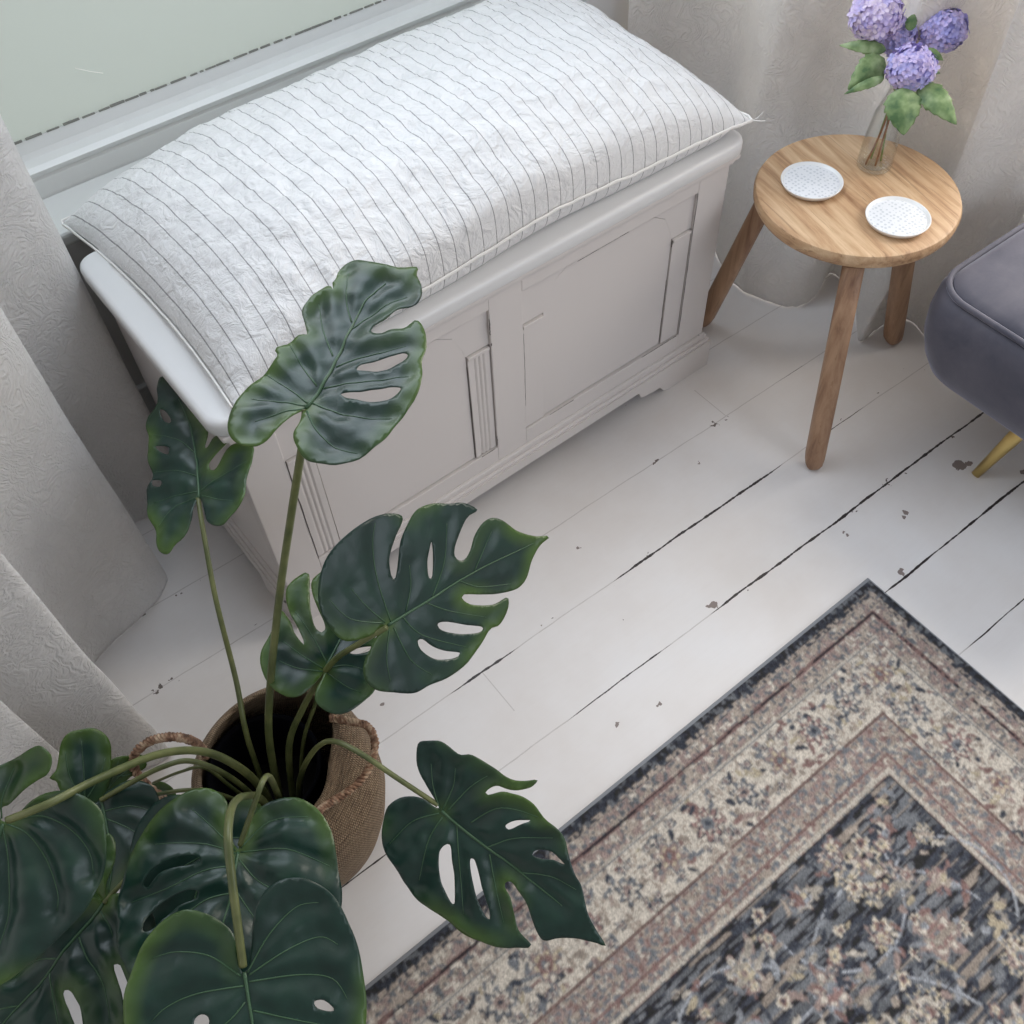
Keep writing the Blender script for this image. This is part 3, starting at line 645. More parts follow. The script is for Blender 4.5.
def vine(pts, w_, colr_):
    for k_ in range(len(pts)-1):
        a0, b0 = np.array(pts[k_]), np.array(pts[k_+1]); ab = b0-a0
        t_ = np.clip(((U-a0[0])*ab[0]+(Vv-a0[1])*ab[1])/(ab@ab), 0, 1); dd = np.hypot(U-a0[0]-t_*ab[0], Vv-a0[1]-t_*ab[1])
        put((dd < w_) & (n2_ > .12), colr_)
rnd = random.Random(11)
def band(c_, length, axis, spacing, r_):           # cream border: rosettes, buds and curling leaves
    s_ = c_; kx = 0
    while s_ < length:
        P2 = (s_, c_) if axis == 0 else (c_, s_)
        pal = [(dust, gold, rust, slate), (slate, cream, dust, navy), (rust*1.3, cream, slate, navy)][kx % 3]
        flower(P2[0], P2[1], r_*rnd.uniform(.85, 1.1), pal, 6+kx % 3, rnd.random()*3)
        for _ in range(34):
            du_, dv_ = rnd.uniform(-spacing*.5, spacing*.5), rnd.uniform(-.044, .044)
            if abs(du_) < r_*.9 and abs(dv_) < r_*.9: continue
            q_ = (s_+du_, c_+dv_) if axis == 0 else (c_+dv_, s_+du_)
            leafblob(q_[0], q_[1], rnd.uniform(.005, .013), rnd.uniform(.0025, .005), rnd.uniform(0, 3.14), rnd.choice([slate, navy, dust, rust, tan*.8, slate, tan, gold*.8]))
        for _ in range(5):
            du_, dv_ = rnd.uniform(-spacing*.5, spacing*.5), rnd.choice((-1, 1))*rnd.uniform(.028, .040)
            q_ = (s_+du_, c_+dv_) if axis == 0 else (c_+dv_, s_+du_)
            flower(q_[0], q_[1], .009, (slate, cream, dust, navy), 5)
        s_ += spacing; kx += 1
band(.142, 1.5, 0, .082, .027); band(.142, .95, 1, .082, .027)
for (rad, c0, a0, a1) in ((.16, (.47, .50), 3.3, 6.1), (.12, (.72, .42), 3.5, 6.3), (.11, (.48, .33), 0, 3), (.14, (.95, .5), 3.3, 6.0), (.2, (.62, .62), 3.4, 5.6), (.09, (.34, .45), 2.2, 5.2), (.1, (1.1, .38), 0, 3)):
    vine([(c0[0]+rad*math.cos(a0+(a1-a0)*i/14), c0[1]+rad*math.sin(a0+(a1-a0)*i/14)) for i in range(15)], .0018, slate*2.1)
taken = []
fl = [(.420, .345, .042, 0), (.345, .315, .022, 1), (.58, .42, .040, 2), (.40, .47, .045, 2), (.335, .42, .026, 1), (.52, .31, .022, 3), (.66, .33, .032, 3), (.49, .52, .028, 0), (.74, .46, .040, 0), (.84, .34, .030, 2), (.66, .54, .032, 1), (.33, .56, .03, 0), (.98, .38, .035, 0), (.90, .46, .028, 3), (.55, .60, .035, 2), (.80, .60, .036, 1), (.40, .62, .034, 3), (.30, .36, .014, 0), (.47, .42, .018, 3), (.62, .48, .014, 0), (.37, .385, .016, 2), (1.12, .45, .035, 2), (1.05, .33, .024, 1)]
pals = [(cream, gold, slate, rust), (rust*1.2, dust, cream, navy), (dust, cream, rust*1.3, slate), (cream*.9, slate*1.6, gold, dust)]
for cu, cv, r_, kx in fl:
    if kx == 0:
        for q in range(8):
            a_ = q*math.pi/4+.3; flower(cu+math.cos(a_)*r_*.82, cv+math.sin(a_)*r_*.82, r_*.36, (gold, cream, slate, navy), 5)
    flower(cu, cv, r_*(.7 if kx == 0 else 1), pals[kx], 7 if kx else 6, cu*9)
put(fld_ & (vnoise(.05, .0045, 14) > .80), tan*.8)
for _ in range(1250):
    cu, cv = rnd.uniform(.285, 1.4), rnd.uniform(.285, .92)
    leafblob(cu, cv, rnd.uniform(.006, .016), rnd.uniform(.003, .0065), rnd.uniform(0, 3.14), rnd.choice([cream*.85, slate*1.7, dust, gold*.8, slate*1.3, rust, cream*.6, tan, navy, navy]))
for _ in range(170):
    cu, cv = rnd.uniform(.285, 1.4), rnd.uniform(.285, .92)
    flower(cu, cv, rnd.uniform(.009, .020), rnd.choice([(cream, gold, rust, navy), (dust, cream, slate, navy), (rust, cream, gold, slate)]), 5, rnd.random()*3)
for _ in range(1): C3[1:-1, 1:-1] = (C3[1:-1, 1:-1]*2+C3[:-2, 1:-1]+C3[2:, 1:-1]+C3[1:-1, :-2]+C3[1:-1, 2:])/6
C3 *= (.80+.40*rs.rand(nx_, ny_))[..., None]; C3 *= (.86+.28*streak)[..., None]
C3 = C3*.90+.10*C3.mean(-1, keepdims=True)*np.array([1., .97, .95]); C3 = np.clip((C3-.10)*1.10+.092, .014, 1)
put(D < .0085, np.array([.24, .255, .28])); Hh = .009+rs.rand(nx_, ny_)*.0014+n2_*.0012; Hh[D < .0085] = .0075; Hh[D < .0023] = .0035; Hh[D < .0004] = .0008
ct, st_ = math.cos(th), math.sin(th)
XX = RC.x-U*ct+Vv*0-Vv*.004; YY = RC.y-Vv*ct-U*st_
me = grid_mesh('rug', XX, YY, Hh); ca = me.color_attributes.new('pile', 'FLOAT_COLOR', 'POINT')
ca.data.foreach_set('color', np.concatenate([C3, np.ones((nx_, ny_, 1))], -1).astype(np.float32).ravel())
k = NT('woven_rug_pile', Roughness=.95); k.col(k.attr('pile', 'Color')); k.b.inputs['Sheen Weight'].default_value = .15
k.bump(k.noise(k.pos((1, 1.8, 1)), 380, 2), .5, .002); M_rug = k.m
rug = link('area_rug', me, M_rug); tag(rug, 'faded floral rug with cream border and navy field on the floorboards', 'rug')

# ---------------------------------------------------------------- basket
BC = Vector((.026, .632)); PC = Vector((.010, .644)); basket = thing('basket', 'tall woven seagrass basket with braided handles holding the green plant', 'basket', (BC.x, BC.y, 0))
bm = bmesh.new()
def slouch(r, z, a):
    e = 1+.02*math.sin(a*2+1)+.012*math.sin(a*3+2); da = (a-math.radians(322)+math.pi) % (2*math.pi)-math.pi
    e *= 1-.21*math.exp(-(da/.62)**2)*max(0, min(1, (z-.22)/.07)) if r > .05 else 1; zz = z+(.010*math.sin(a*2+.6) if z > .2 else 0); return r*e, zz
lathe(bm, [(0, .002), (.095, .002), (.106, .012), (.120, .07), (.130, .14), (.130, .20), (.124, .25), (.114, .285), (.104, .300), (.100, .303), (.096, .300), (.102, .28), (.120, .20), (.118, .14), (.108, .07), (.095, .016), (0, .012)], 96, (0, 0), slouch)
bobj('woven_body', bm, M_basket, basket, True)
def braid(bm, path, r, turns):
    P_ = catmull(path, 12); N = len(P_)
    for q in range(3):
        pts = []
        for i, p in enumerate(P_):
            T = (P_[min(i+1, N-1)]-P_[max(i-1, 0)]).normalized(); a = T.orthogonal().normalized() if abs(T.z) > .95 else T.cross(Vector((0, 0, 1))).normalized(); b = T.cross(a)
            ph = 2*math.pi*(turns*i/(N-1)+q/3); pts.append(p+a*math.cos(ph)*r*.95+b*math.sin(ph)*r*.95)
        tube(bm, pts, lambda u: r*.66*(1+.18*math.sin(u*90+q)), 6)
bm = bmesh.new()                                   # right handle: sits on the rim, droops over the side
hp = [PX((331, 718), .306), PX((352, 722), .312), PX((368, 727), .305), PX((375, 745), .295), PX((367, 772), .292), PX((349, 791), .298), PX((330, 803), .306), PX((319, 812), .308), PX((318, 828), .300)]
braid(bm, [p-Vector((BC.x, BC.y, 0)) for p in hp], .0038, 15); bobj('handle', bm, M_braid, basket, True)
bm = bmesh.new()
hp = [PX((207, 757), .306), PX((198, 744), .325), PX((184, 738), .345), PX((166, 737), .352), PX((148, 742), .340), PX((134, 756), .315), PX((138, 775), .280), PX((165, 800), .262), PX((190, 815), .270)]
braid(bm, [p-Vector((BC.x, BC.y, 0)) for p in hp], .0042, 14); bobj('handle', bm, M_braid, basket, True)

# ---------------------------------------------------------------- monstera
plant = thing('monstera_plant', 'large green monstera plant with split glossy leaves in the woven basket', 'plant', (BC.x, BC.y, .014))
bm = bmesh.new(); lathe(bm, [(0, .016), (.074, .016), (.076, .10), (.076, .255), (.079, .262), (.079, .266), (.074, .266), (.072, .26), (.072, .13), (0, .13)], 64, PC); part('pot', bm, M_pot, plant, True)
bm = bmesh.new(); lathe(bm, [(.0710, .1305), (.06, .136), (.03, .138), (0, .14)], 40, PC)
for v in bm.verts: v.co.z += noise.noise(v.co*70)*.004+.001
part('soil', bm, M_soil, plant, True)

def seg_d(p, a, b):
    ab = b-a; L2 = ab.length_squared; t = 0 if L2 == 0 else max(0, min(1, (p-a).dot(ab)/L2)); return (p-a-ab*t).length
def inside(p, poly):
    c_ = False; n_ = len(poly); j = n_-1
    for i in range(n_):
        a, b = poly[i], poly[j]
        if (a.y > p.y) != (b.y > p.y) and p.x < (b.x-a.x)*(p.y-a.y)/(b.y-a.y)+a.x: c_ = not c_
        j = i
    return c_
def leaf(plane, sc, org, outline, holes, mid, veins, puff=.0035, fold=.10, droop=.0, step=.0042, wav=.0030, seed=0, mr=.0021):
    """plane: three (pixel, height) pairs that pin the blade in space, first = attachment.
    outline, holes, mid, veins are drawn on that plane; then the blade is folded, puffed between veins and drooped."""
    W3 = [onz(p, z) for p, z in plane]; O = W3[0]; N = (W3[1]-O).cross(W3[2]-O).normalized()
    Cc = Vector((0, 0, H))
    if N.dot(Cc-O) < 0: N = -N
    tod = lambda q: (org[0]+q[0]*sc, org[1]+q[1]*sc)
    def hit(q):
        p = tod(q); w = Vector(rt @ np.array([p[0]-CX, p[1]-CY, F])); t = (O-Cc).dot(N)/w.dot(N); return Cc+w*t
    M3 = [hit(q) for q in mid]; Ux = (M3[-1]-O); Ux = (Ux-N*Ux.dot(N)).normalized(); Vx = N.cross(Ux)
    loc = lambda P_: Vector(((P_-O).dot(Ux), (P_-O).dot(Vx)))
    L2 = lambda pts: [loc(hit(q)) for q in pts]
    def dense(pts, closed=True, st=.0035):
        c_ = [Vector((v.x, v.y)) for v in catmull([(v.x, v.y, 0) for v in pts], 6, closed)]; out = [c_[0]]
        for v in c_[1:]:
            if (v-out[-1]).length > st: out.append(v)
        if closed and (out[0]-out[-1]).length < st*.5: out.pop()
        return out
    ol = dense(L2(outline)); hs = [dense(L2(h), st=.0022) for h in holes]
    ml = dense(L2(mid), False); vl = [dense(L2(v), False) for v in veins]
    vseg = [(a, b) for pl in vl+[ml] for a, b in zip(pl, pl[1:])]; oseg = [(ol[i-1], ol[i]) for i in range(len(ol))]
    mseg = list(zip(ml, ml[1:])); Lm = max(v.length for v in ol)
    va = np.array([[*a, *b] for a, b in vseg]); oa = np.array([[*a, *b] for a, b in oseg])
    def dmin(p, S_):
        ax, ay = S_[:, 0], S_[:, 1]; bx, by = S_[:, 2]-ax, S_[:, 3]-ay; t = np.clip(((p.x-ax)*bx+(p.y-ay)*by)/(bx*bx+by*by+1e-12), 0, 1)
        return float(np.hypot(p.x-ax-t*bx, p.y-ay-t*by).min())
    def w(p):
        d = dmin(p, va); pf = puff*(1-math.exp(-(d/.011)**2))
        h = pf+fold*abs(p.y)*.6-fold*p.y*p.y*1.5/Lm-droop*(p.length/Lm)**2*Lm
        return h+wav*noise.noise(Vector((p.x*22, p.y*22, seed)))+.35*wav*noise.noise(Vector((p.x*70, p.y*70, seed+5)))
    verts = []; edges = []
    for ring_ in [ol]+hs:
        n0 = len(verts); n_ = len(ring_); verts += ring_; edges += [(n0+i, n0+(i+1) % n_) for i in range(n_)]
    xs = [v.x for v in ol]; ys = [v.y for v in ol]; row = 0; y = min(ys); ha = [np.array([[*h[i-1], *h[i]] for i in range(len(h))]) for h in hs]
    while y < max(ys):
        x = min(xs)+(row % 2)*step/2
        while x < max(xs):
            p = Vector((x, y))
            if inside(p, ol) and not any(inside(p, h) for h in hs) and dmin(p, oa) > step*.45 and all(dmin(p, h) > step*.4 for h in ha): verts.append(p)
            x += step
        y += step*.866; row += 1
    r_ = delaunay_2d_cdt(verts, edges, [], 0, 1e-6); V2, F2 = r_[0], r_[2]
    keep = []
    for f in F2:
        c_ = (V2[f[0]]+V2[f[1]]+V2[f[2]])/3
        if inside(c_, ol) and not any(inside(c_, h) for h in hs): keep.append(f)
    used = sorted({i for f in keep for i in f}); mp_ = {j: i for i, j in enumerate(used)}
    to3 = lambda p, dz=0: O+Ux*p.x+Vx*p.y+N*(w(p)+dz)
    me = bpy.data.meshes.new('leaf'); me.from_pydata([tuple(to3(V2[j])) for j in used], [], [[mp_[i] for i in f] for f in keep]); me.update()
    at = me.attributes.new('edge', 'FLOAT', 'POINT'); at.data.foreach_set('value', [max(0, 1-dmin(V2[j], oa)/.022) for j in used])
    lf = link('leaf', me, M_leaf, None, True); under(lf, plant)
    bm = bmesh.new(); bm.from_mesh(me); bmesh.ops.recalc_face_normals(bm, faces=bm.faces)
    bm.faces.ensure_lookup_table()
    if sum((f.normal.dot(N) for f in bm.faces)) < 0: bmesh.ops.reverse_faces(bm, faces=bm.faces)
    bm.to_mesh(me); bm.free()
    s_ = lf.modifiers.new('thickness', 'SOLIDIFY'); s_.thickness = .0009; s_.offset = -1
    bm = bmesh.new(); tube(bm, [to3(p, .0003) for p in ml], lambda u: mr*(1-.72*u), 6, sq=1)
    for pl in vl: tube(bm, [to3(p, .0001) for p in pl], lambda u: .0010*(1-.6*u), 5)
    vn = bobj('leaf_veins', bm, M_vein, None, True); vn.parent = lf; vn.matrix_parent_inverse = lf.matrix_parent_inverse.inverted() if False else Matrix.Identity(4)
    return lf
def stalk(pts, r0=.0046, r1=.0030, base=True):
    P_ = [onz(p, z) for p, z in pts]
    bm = bmesh.new(); tube(bm, catmull(P_, 10), lambda u: r0+(r1-r0)*u, 9, sq=.85); part('stalk', bm, M_stalk, plant, True)

I = lambda *a: list(a)
# top leaf over the lid corner
leaf([((306, 409), .85), ((400, 280), .865), ((225, 430), .845)], .2148, (220, 255),
     [(400, 715), (385, 745), (375, 790), (350, 840), (352, 880), (375, 930), (400, 965), (450, 982), (530, 988), (610, 972), (690, 930), (770, 865), (830, 790), (890, 710), (930, 640), (945, 570), (943, 510), (965, 440), (960, 380), (940, 340), (915, 322), (890, 340), (860, 362), (800, 372), (750, 385), (715, 378), (708, 355), (730, 335), (770, 315), (820, 270), (870, 255), (915, 240), (940, 200), (938, 150), (920, 110), (925, 78), (870, 75), (800, 68), (760, 62), (700, 48), (640, 40), (590, 55), (555, 90), (545, 130), (530, 150), (535, 190), (520, 165), (490, 175), (440, 200), (405, 240), (388, 280), (400, 330), (410, 385), (380, 385), (330, 420), (265, 455), (275, 490), (220, 550), (170, 600), (120, 640), (80, 690), (60, 740), (45, 800), (50, 850), (80, 885), (130, 900), (180, 895), (230, 860), (290, 800), (340, 755), (375, 730)],
     [[(640, 545), (660, 515), (720, 500), (790, 480), (850, 465), (878, 480), (860, 505), (800, 535), (740, 552), (690, 548)], [(565, 655), (590, 650), (650, 645), (720, 640), (790, 630), (845, 630), (830, 660), (780, 690), (700, 700), (640, 690), (590, 675)]],
     [(400, 715), (480, 600), (560, 450), (620, 320), (680, 220), (770, 130)],
     [[(405, 700), (300, 690), (150, 675)], [(395, 715), (280, 740), (150, 785)], [(410, 690), (330, 630), (215, 560)], [(450, 610), (390, 530), (330, 430)], [(525, 470), (480, 350), (460, 230)], [(612, 310), (590, 220), (600, 90)],
      [(405, 730), (450, 820), (540, 900), (640, 925)], [(430, 690), (560, 740), (690, 765), (800, 760)], [(480, 620), (600, 600), (720, 590), (880, 570)], [(540, 520), (640, 480), (760, 455), (880, 430)], [(600, 350), (690, 290), (800, 220), (880, 190)]], puff=.0045, fold=.08, wav=.005, seed=1)
# leaf behind the lid corner
leaf([((198, 497), .47), ((170, 395), .48), ((255, 450), .50)], .1953, (130, 370),
     [(352, 655), (375, 680), (390, 730), (400, 775), (430, 800), (480, 800), (520, 760), (580, 690), (600, 640), (605, 560), (630, 480), (642, 405), (605, 375), (560, 380), (525, 395), (490, 440), (440, 512), (412, 510), (412, 480), (460, 430), (515, 360), (495, 335), (445, 345), (400, 402), (388, 395), (405, 345), (400, 300), (340, 225), (270, 130), (200, 60), (170, 40), (155, 60), (150, 110), (155, 170), (130, 215), (95, 255), (85, 300), (100, 350), (105, 400), (100, 470), (120, 550), (95, 610), (92, 680), (105, 760), (140, 830), (150, 900), (165, 940), (205, 948), (240, 900), (290, 850), (325, 760), (340, 690)],
     [[(165, 210), (195, 225), (220, 265), (210, 282), (180, 265), (165, 240)], [(142, 400), (180, 398), (213, 408), (205, 440), (180, 435), (155, 420)], [(122, 568), (168, 575), (160, 603), (124, 598)]],
     [(352, 655), (345, 520), (330, 400), (300, 260), (250, 150)],
     [[(350, 620), (250, 640), (125, 680)], [(345, 650), (230, 700), (150, 810)], [(345, 545), (250, 520), (130, 525)], [(360, 620), (470, 540), (600, 470)], [(370, 645), (450, 665), (540, 670)], [(335, 430), (250, 360), (120, 330)]], puff=.004, fold=.06, wav=.004, seed=2)
# small leaf behind the dark one
leaf([((326, 671), .42), ((308, 578), .45), ((375, 690), .40)], .3027, (250, 490),
     [(245, 597), (235, 615), (200, 655), (160, 685), (110, 682), (60, 640), (35, 580), (38, 530), (70, 470), (78, 420), (95, 390), (130, 430), (150, 480), (180, 515), (165, 470), (130, 400), (118, 350), (130, 310), (190, 275), (197, 340), (200, 400), (215, 455), (240, 473), (247, 450), (225, 400), (207, 350), (202, 310), (220, 285), (245, 280), (330, 350), (400, 450), (425, 560), (415, 655), (380, 695), (320, 738), (260, 738), (215, 700), (220, 655), (238, 625)],
     [[(328, 540), (360, 525), (400, 520), (392, 535), (350, 546)]], [(245, 597), (275, 540), (310, 470), (340, 400)],
     [[(240, 600), (160, 590), (90, 560)], [(240, 590), (175, 550), (110, 500)], [(255, 575), (210, 490), (150, 400)], [(255, 605), (320, 650), (370, 670)], [(250, 590), (320, 580), (390, 600)]], puff=.004, fold=.10, seed=3)
# dark middle leaf
leaf([((388, 625), .50), ((545, 537), .43), ((395, 520), .575)], .3027, (250, 490),
     [(455, 447), (420, 480), (395, 525), (372, 580), (380, 630), (415, 660), (470, 668), (540, 670), (590, 645), (650, 620), (710, 575), (760, 510), (790, 460), (820, 445), (845, 400), (848, 355), (800, 378), (730, 378), (700, 360), (705, 345), (760, 345), (820, 342), (880, 325), (910, 290), (930, 230), (960, 180), (988, 152), (940, 152), (880, 135), (830, 100), (795, 92), (765, 110), (740, 150), (725, 200), (705, 230), (680, 228), (672, 200), (690, 140), (715, 90), (748, 65), (700, 42), (660, 45), (600, 45), (550, 65), (520, 110), (495, 170), (485, 250), (475, 293), (462, 280), (458, 220), (480, 150), (503, 95), (480, 78), (430, 82), (370, 110), (310, 155), (260, 210), (232, 270), (222, 340), (235, 410), (270, 465), (310, 498), (370, 490), (420, 468)],
     [[(597, 170), (602, 230), (600, 285), (588, 288), (583, 240), (588, 200)], [(617, 440), (650, 435), (710, 445), (765, 452), (755, 470), (690, 475), (630, 462)], [(553, 500), (570, 493), (600, 515), (640, 530), (693, 538), (670, 555), (610, 558), (565, 530)]],
     [(455, 447), (580, 370), (690, 300), (800, 240), (940, 175)],
     [[(465, 435), (420, 300), (405, 180), (415, 100)], [(515, 400), (530, 320), (525, 240)], [(445, 437), (380, 380), (330, 320)], [(440, 440), (330, 425), (260, 360)], [(575, 370), (660, 400), (780, 420)], [(505, 420), (570, 480), (720, 520)], [(475, 455), (530, 560), (600, 610)], [(460, 460), (450, 560), (465, 640)], [(690, 300), (760, 320), (860, 310)], [(600, 355), (640, 240), (650, 110)], [(740, 270), (770, 200), (800, 130)]], puff=.0018, fold=.04, wav=.0012, seed=4)
# leaf over the rug edge
leaf([((440, 810), .36), ((600, 943), .27), ((385, 835), .345)], .2344, (370, 730),
     [(300, 335), (280, 300), (240, 230), (205, 160), (200, 100), (210, 50), (250, 42), (300, 42), (340, 65), (385, 100), (430, 100), (480, 125), (540, 165), (600, 205), (660, 215), (714, 210), (690, 240), (640, 253), (590, 250), (545, 233), (510, 245), (493, 265), (510, 272), (560, 258), (600, 265), (650, 280), (700, 315), (740, 370), (790, 410), (830, 460), (845, 520), (862, 580), (878, 620), (900, 660), (915, 720), (930, 780), (965, 850), (1005, 918), (960, 905), (880, 885), (800, 880), (745, 890), (715, 860), (690, 800), (670, 740), (640, 690), (605, 645), (580, 645), (575, 665), (600, 710), (615, 780), (635, 850), (690, 915), (620, 922), (550, 918), (470, 895), (400, 865), (340, 815), (270, 765), (200, 715), (150, 650), (110, 580), (65, 520), (52, 460), (60, 380), (80, 320), (130, 285), (190, 278), (240, 295), (275, 325)],
     [[(580, 400), (620, 382), (690, 382), (650, 395), (610, 415), (588, 420)], [(692, 525), (715, 505), (770, 512), (805, 540), (830, 570), (785, 548), (735, 543)], [(300, 510), (325, 482), (345, 490), (352, 560), (362, 640), (362, 735), (340, 715), (305, 640), (295, 570)], [(428, 550), (445, 547), (460, 590), (480, 670), (510, 760), (510, 803), (485, 770), (455, 700), (432, 610)]],
     [(305, 345), (430, 450), (580, 560), (720, 670), (820, 750)],
     [[(300, 340), (270, 240), (260, 130)], [(310, 340), (355, 240), (365, 160)], [(330, 345), (430, 240), (510, 190)], [(295, 355), (180, 390), (80, 490)], [(310, 370), (250, 470), (210, 640)], [(370, 400), (380, 550), (400, 780)], [(430, 395), (560, 330), (720, 370)], [(500, 500), (620, 460), (780, 460)], [(510, 530), (530, 640), (570, 820)], [(640, 610), (760, 620), (880, 680)]], puff=.005, fold=.12, wav=.005, seed=5)
# centre bottom leaf
leaf([((239, 846), .42), ((215, 960), .41), ((335, 860), .40)], .2734, (100, 770),
     [(505, 290), (515, 265), (540, 210), (580, 150), (640, 115), (700, 105), (750, 115), (800, 150), (840, 210), (860, 280), (870, 360), (885, 440), (880, 520), (850, 620), (780, 720), (700, 790), (600, 840), (480, 860), (380, 850), (260, 820), (170, 780), (110, 750), (90, 710), (65, 650), (60, 560), (65, 470), (85, 390), (110, 310), (160, 220), (220, 150), (290, 100), (350, 75), (400, 72), (440, 90), (470, 130), (465, 200), (490, 270)],
     [[(160, 415), (180, 380), (230, 345), (290, 320), (350, 315), (370, 335), (340, 350), (280, 360), (220, 380), (180, 425), (165, 430)], [(160, 590), (170, 550), (210, 500), (270, 460), (330, 440), (360, 450), (345, 475), (290, 500), (230, 550), (185, 590)]],
     [(505, 300), (480, 450), (450, 560), (420, 700)],
     [[(495, 295), (400, 200), (330, 140)], [(495, 305), (370, 270), (200, 270)], [(495, 350), (380, 370), (250, 430), (110, 480)], [(475, 450), (380, 480), (250, 580), (150, 680)], [(515, 285), (620, 190), (760, 170)], [(515, 300), (680, 290), (840, 350)], [(510, 330), (600, 420), (800, 500)], [(490, 430), (580, 560), (700, 680)]], puff=.007, fold=.13, wav=.005, seed=6)
# front bottom leaf
leaf([((243, 970), .50), ((248, 1100), .46), ((365, 990), .47)], .2734, (100, 770),
     [(525, 740), (545, 720), (555, 650), (560, 560), (580, 480), (620, 425), (680, 395), (750, 395), (820, 430), (870, 480), (910, 560), (945, 650), (965, 760), (975, 850), (970, 940), (940, 1040), (860, 1150), (760, 1240), (640, 1320), (540, 1380), (440, 1320), (330, 1240), (220, 1150), (130, 1040), (95, 960), (85, 880), (90, 810), (115, 740), (150, 650), (200, 580), (260, 530), (320, 508), (380, 520), (440, 550), (490, 600), (505, 680), (515, 730)],
     [[(785, 845), (820, 840), (858, 875), (835, 882), (795, 870)], [(345, 925), (355, 900), (380, 890), (400, 905), (395, 935), (360, 945)]],
     [(528, 740), (545, 850), (558, 930), (560, 1080), (545, 1250)],
     [[(540, 740), (620, 600), (720, 500), (810, 485)], [(545, 750), (680, 660), (800, 612), (870, 640)], [(545, 775), (720, 750), (850, 765), (910, 850)], [(515, 755), (400, 680), (280, 665), (190, 690)], [(525, 790), (350, 820), (240, 870), (180, 930)], [(530, 850), (480, 910), (380, 990)], [(560, 880), (700, 910), (850, 940)], [(560, 1000), (660, 1060), (800, 1100)]], puff=.005, fold=.10, wav=.004, seed=7)
# big left leaf
leaf([((6, 820), .55), ((-60, 940), .50), ((105, 850), .53)], .1758, (0, 720),
     [(30, 580), (0, 560), (10, 500), (60, 480), (110, 440), (180, 378), (240, 335), (290, 305), (315, 250), (315, 200), (285, 165), (245, 143), (200, 155), (130, 200), (60, 235), (0, 262), (-90, 320), (-200, 420), (-290, 560), (-340, 760), (-360, 1000), (-350, 1250), (-330, 1450), (-200, 1520), (-60, 1510), (0, 1505), (110, 1440), (240, 1335), (400, 1180), (500, 1070), (560, 940), (600, 820), (612, 740), (615, 640), (605, 550), (570, 480), (500, 425), (440, 405), (380, 393), (280, 410), (200, 455), (120, 525), (60, 570)],
     [], [(20, 590), (-60, 800), (-150, 1050), (-240, 1350)],
     [[(40, 590), (160, 650), (260, 790), (330, 980), (320, 1100)], [(60, 575), (240, 545), (400, 620), (500, 750), (520, 900)], [(15, 610), (50, 850), (50, 1100), (0, 1300)], [(10, 560), (20, 440), (80, 270)], [(0, 580), (-120, 500), (-220, 600)], [(-60, 800), (-60, 1000), (-110, 1300)]], puff=.010, fold=.10, wav=.004, seed=8)
# lower left leaf
leaf([((104, 903), .37), ((0, 1024), .34), ((125, 985), .35)], .1758, (0, 860),
     [(590, 245), (560, 180), (545, 90), (560, -20), (600, -110), (635, -150), (665, -110), (672, -30), (655, 60), (625, 140), (615, 220), (680, 190), (800, 210), (900, 330), (900, 500), (840, 640), (760, 720), (715, 640), (690, 595), (655, 602), (680, 690), (700, 745), (720, 860), (700, 1000), (620, 1150), (500, 1200), (495, 1000), (480, 860), (450, 785), (415, 738), (378, 750), (395, 830), (440, 940), (470, 1100), (440, 1260), (250, 1360), (0, 1420), (-250, 1420), (-330, 1250), (-330, 950), (-250, 780), (-100, 690), (0, 640), (150, 520), (230, 400), (350, 310), (450, 240), (540, 215)],
     [], [(590, 245), (430, 440), (280, 640), (80, 860), (-100, 1080)],
     [[(560, 280), (620, 380), (640, 450)], [(450, 440), (500, 550), (590, 700), (620, 900)], [(285, 640), (300, 780), (330, 950), (340, 1150)], [(330, 560), (200, 575), (80, 680)], [(100, 830), (0, 850), (-150, 900)]], puff=.007, fold=.12, wav=.007, seed=9)
# upright leaf by the curtain
leaf([((84, 805), .31), ((84, 732), .36), ((110, 765), .32)], .1758, (0, 720),
     [(480, 500), (400, 470), (340, 400), (320, 350), (280, 330), (320, 280), (335, 200), (350, 120), (390, 70), (450, 55), (530, 45), (590, 75), (625, 130), (632, 220), (625, 290), (605, 390), (570, 450)],
     [], [(485, 480), (478, 330), (470, 200), (462, 110)], [[(485, 460), (560, 330), (600, 200)], [(480, 460), (400, 330), (370, 180)]], puff=.003, fold=.08, seed=10, mr=.0010)
# dark leaf under the big left leaf
leaf([((101, 800), .335), ((130, 890), .31), ((158, 795), .33)], .1758, (0, 720),
     [(575, 455), (600, 420), (650, 390), (720, 350), (780, 342), (840, 360), (880, 390), (905, 450), (905, 510), (870, 590), (830, 700), (790, 800), (740, 880), (690, 960), (620, 1020), (540, 1050), (470, 1000), (440, 880), (430, 760), (440, 640), (480, 540), (530, 480)],
     [], [(575, 455), (610, 620), (640, 800), (620, 980)], [[(590, 520), (740, 490), (870, 520)], [(600, 560), (740, 620), (820, 680)], [(590, 500), (500, 600), (470, 750)]], puff=.004, fold=.10, seed=11)
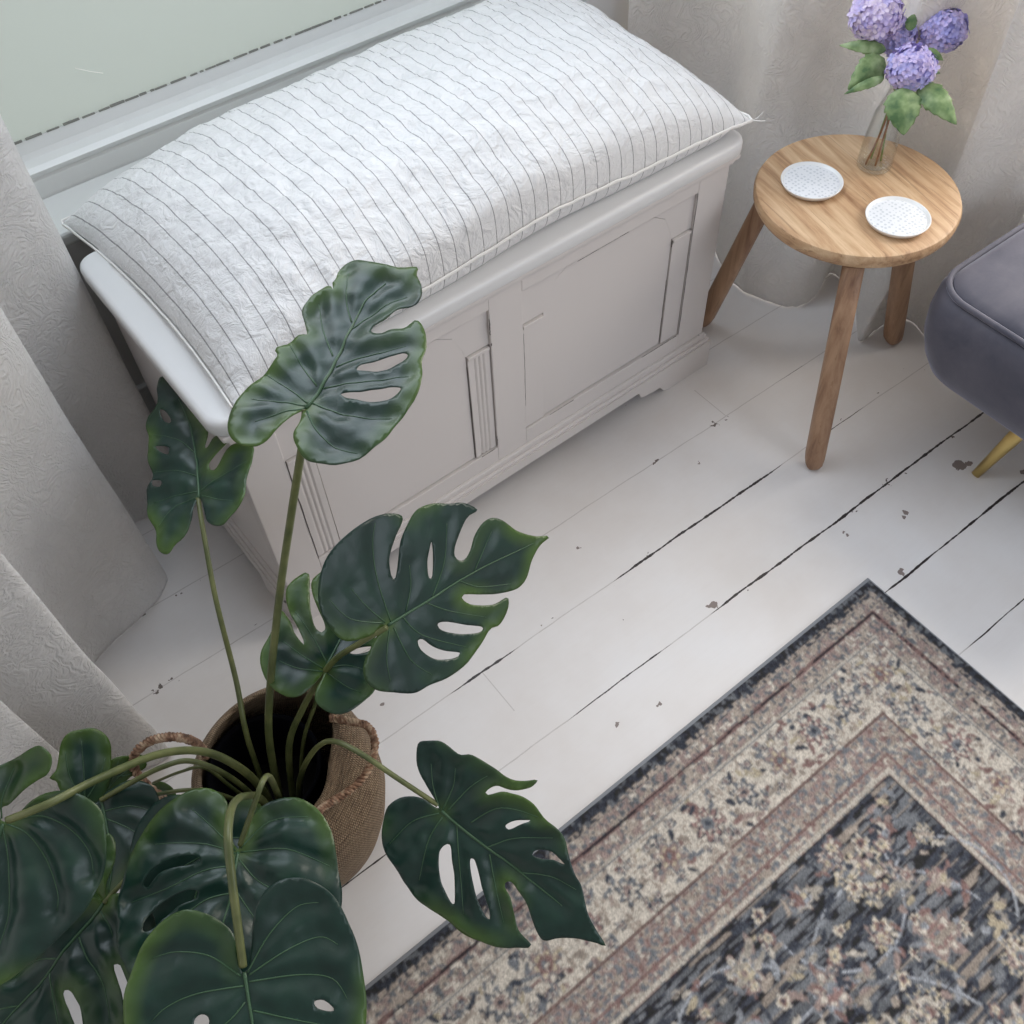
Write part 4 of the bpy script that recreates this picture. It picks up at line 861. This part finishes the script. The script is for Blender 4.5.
# teal lobe leaf and small leaf beside the handle
leaf([((101, 800), .29), ((140, 757), .29), ((143, 770), .275)], .1758, (0, 720),
     [(570, 450), (590, 370), (620, 280), (640, 220), (720, 200), (790, 195), (825, 215), (825, 270), (760, 310), (690, 370), (610, 440)],
     [], [(570, 450), (650, 350), (740, 270), (800, 225)], [[(620, 390), (650, 300), (670, 230)], [(690, 320), (760, 300), (800, 280)]], puff=.002, fold=.10, seed=12, mr=.0009)
leaf([((153, 783), .25), ((176, 805), .24), ((172, 785), .255)], .1758, (0, 720),
     [(865, 357), (930, 350), (980, 380), (1005, 430), (1000, 490), (950, 540), (900, 560), (870, 500), (880, 420)],
     [], [(865, 357), (920, 430), (960, 500)], [[(900, 400), (950, 400), (990, 430)]], puff=.002, fold=.10, seed=13, mr=.0009)

# shaded leaf seen only through the holes of the centre one
leaf([((215, 835), .335), ((165, 935), .32), ((260, 880), .33)], 1.0, (0, 0),
     [(215, 835), (232, 805), (255, 800), (275, 830), (280, 880), (262, 930), (225, 970), (180, 985), (145, 960), (132, 920), (128, 870), (138, 825), (165, 798), (195, 800)],
     [], [(215, 835), (200, 880), (180, 950)], [[(215, 835), (170, 830), (145, 850)], [(212, 850), (165, 880), (145, 910)], [(215, 840), (250, 840), (270, 870)]], puff=.004, fold=.10, seed=14)
B0 = lambda x, y: ((x, y), .142)
stalk([B0(283, 812), ((270, 745), .30), ((270, 690), .42), ((279, 600), .56), ((292, 510), .70), ((303, 440), .82), ((306, 409), .849)], .0056, .0042)
stalk([B0(272, 806), ((248, 740), .27), ((236, 680), .33), ((216, 600), .41), ((204, 535), .455), ((198, 498), .469)], .0042, .0034)
stalk([B0(296, 815), ((289, 750), .27), ((302, 710), .34), ((330, 665), .43), ((360, 643), .49), ((387, 627), .507)], .0052, .0042)
stalk([B0(300, 812), ((303, 745), .26), ((315, 705), .34), ((326, 673), .418)], .0036, .0026)
stalk([B0(300, 822), ((300, 780), .25), ((313, 752), .34), ((331, 741), .385), ((358, 752), .395), ((400, 780), .38), ((438, 805), .363)], .0046, .0036)
stalk([B0(287, 824), ((279, 798), .25), ((270, 778), .42), ((263, 781), .475), ((253, 808), .46), ((240, 845), .423)], .0046, .0034)
stalk([B0(280, 826), ((262, 800), .30), ((246, 796), .47), ((233, 805), .55), ((228, 835), .58), ((232, 880), .565), ((237, 920), .54), ((243, 966), .503)], .0052, .0044)
stalk([B0(278, 818), ((262, 790), .24), ((240, 768), .35), ((205, 752), .42), ((160, 754), .48), ((100, 778), .545), ((50, 803), .580), ((8, 820), .565)], .0058, .0048)
stalk([B0(274, 822), ((255, 798), .22), ((225, 774), .31), ((190, 761), .35), ((160, 768), .36), ((125, 786), .35), ((101, 800), .338)], .0042, .0034)
stalk([B0(270, 815), ((235, 790), .25), ((205, 768), .305), ((180, 772), .30), ((153, 783), .252)], .0030, .0018)
stalk([B0(276, 830), ((250, 820), .25), ((200, 820), .34), ((150, 855), .38), ((104, 903), .372)], .0042, .0034)
stalk([B0(268, 822), ((235, 800), .25), ((190, 790), .315), ((130, 800), .32), ((84, 806), .312)], .0036, .0024)
stalk([B0(282, 822), ((262, 806), .25), ((240, 815), .33), ((215, 835), .337)], .0040, .0032)
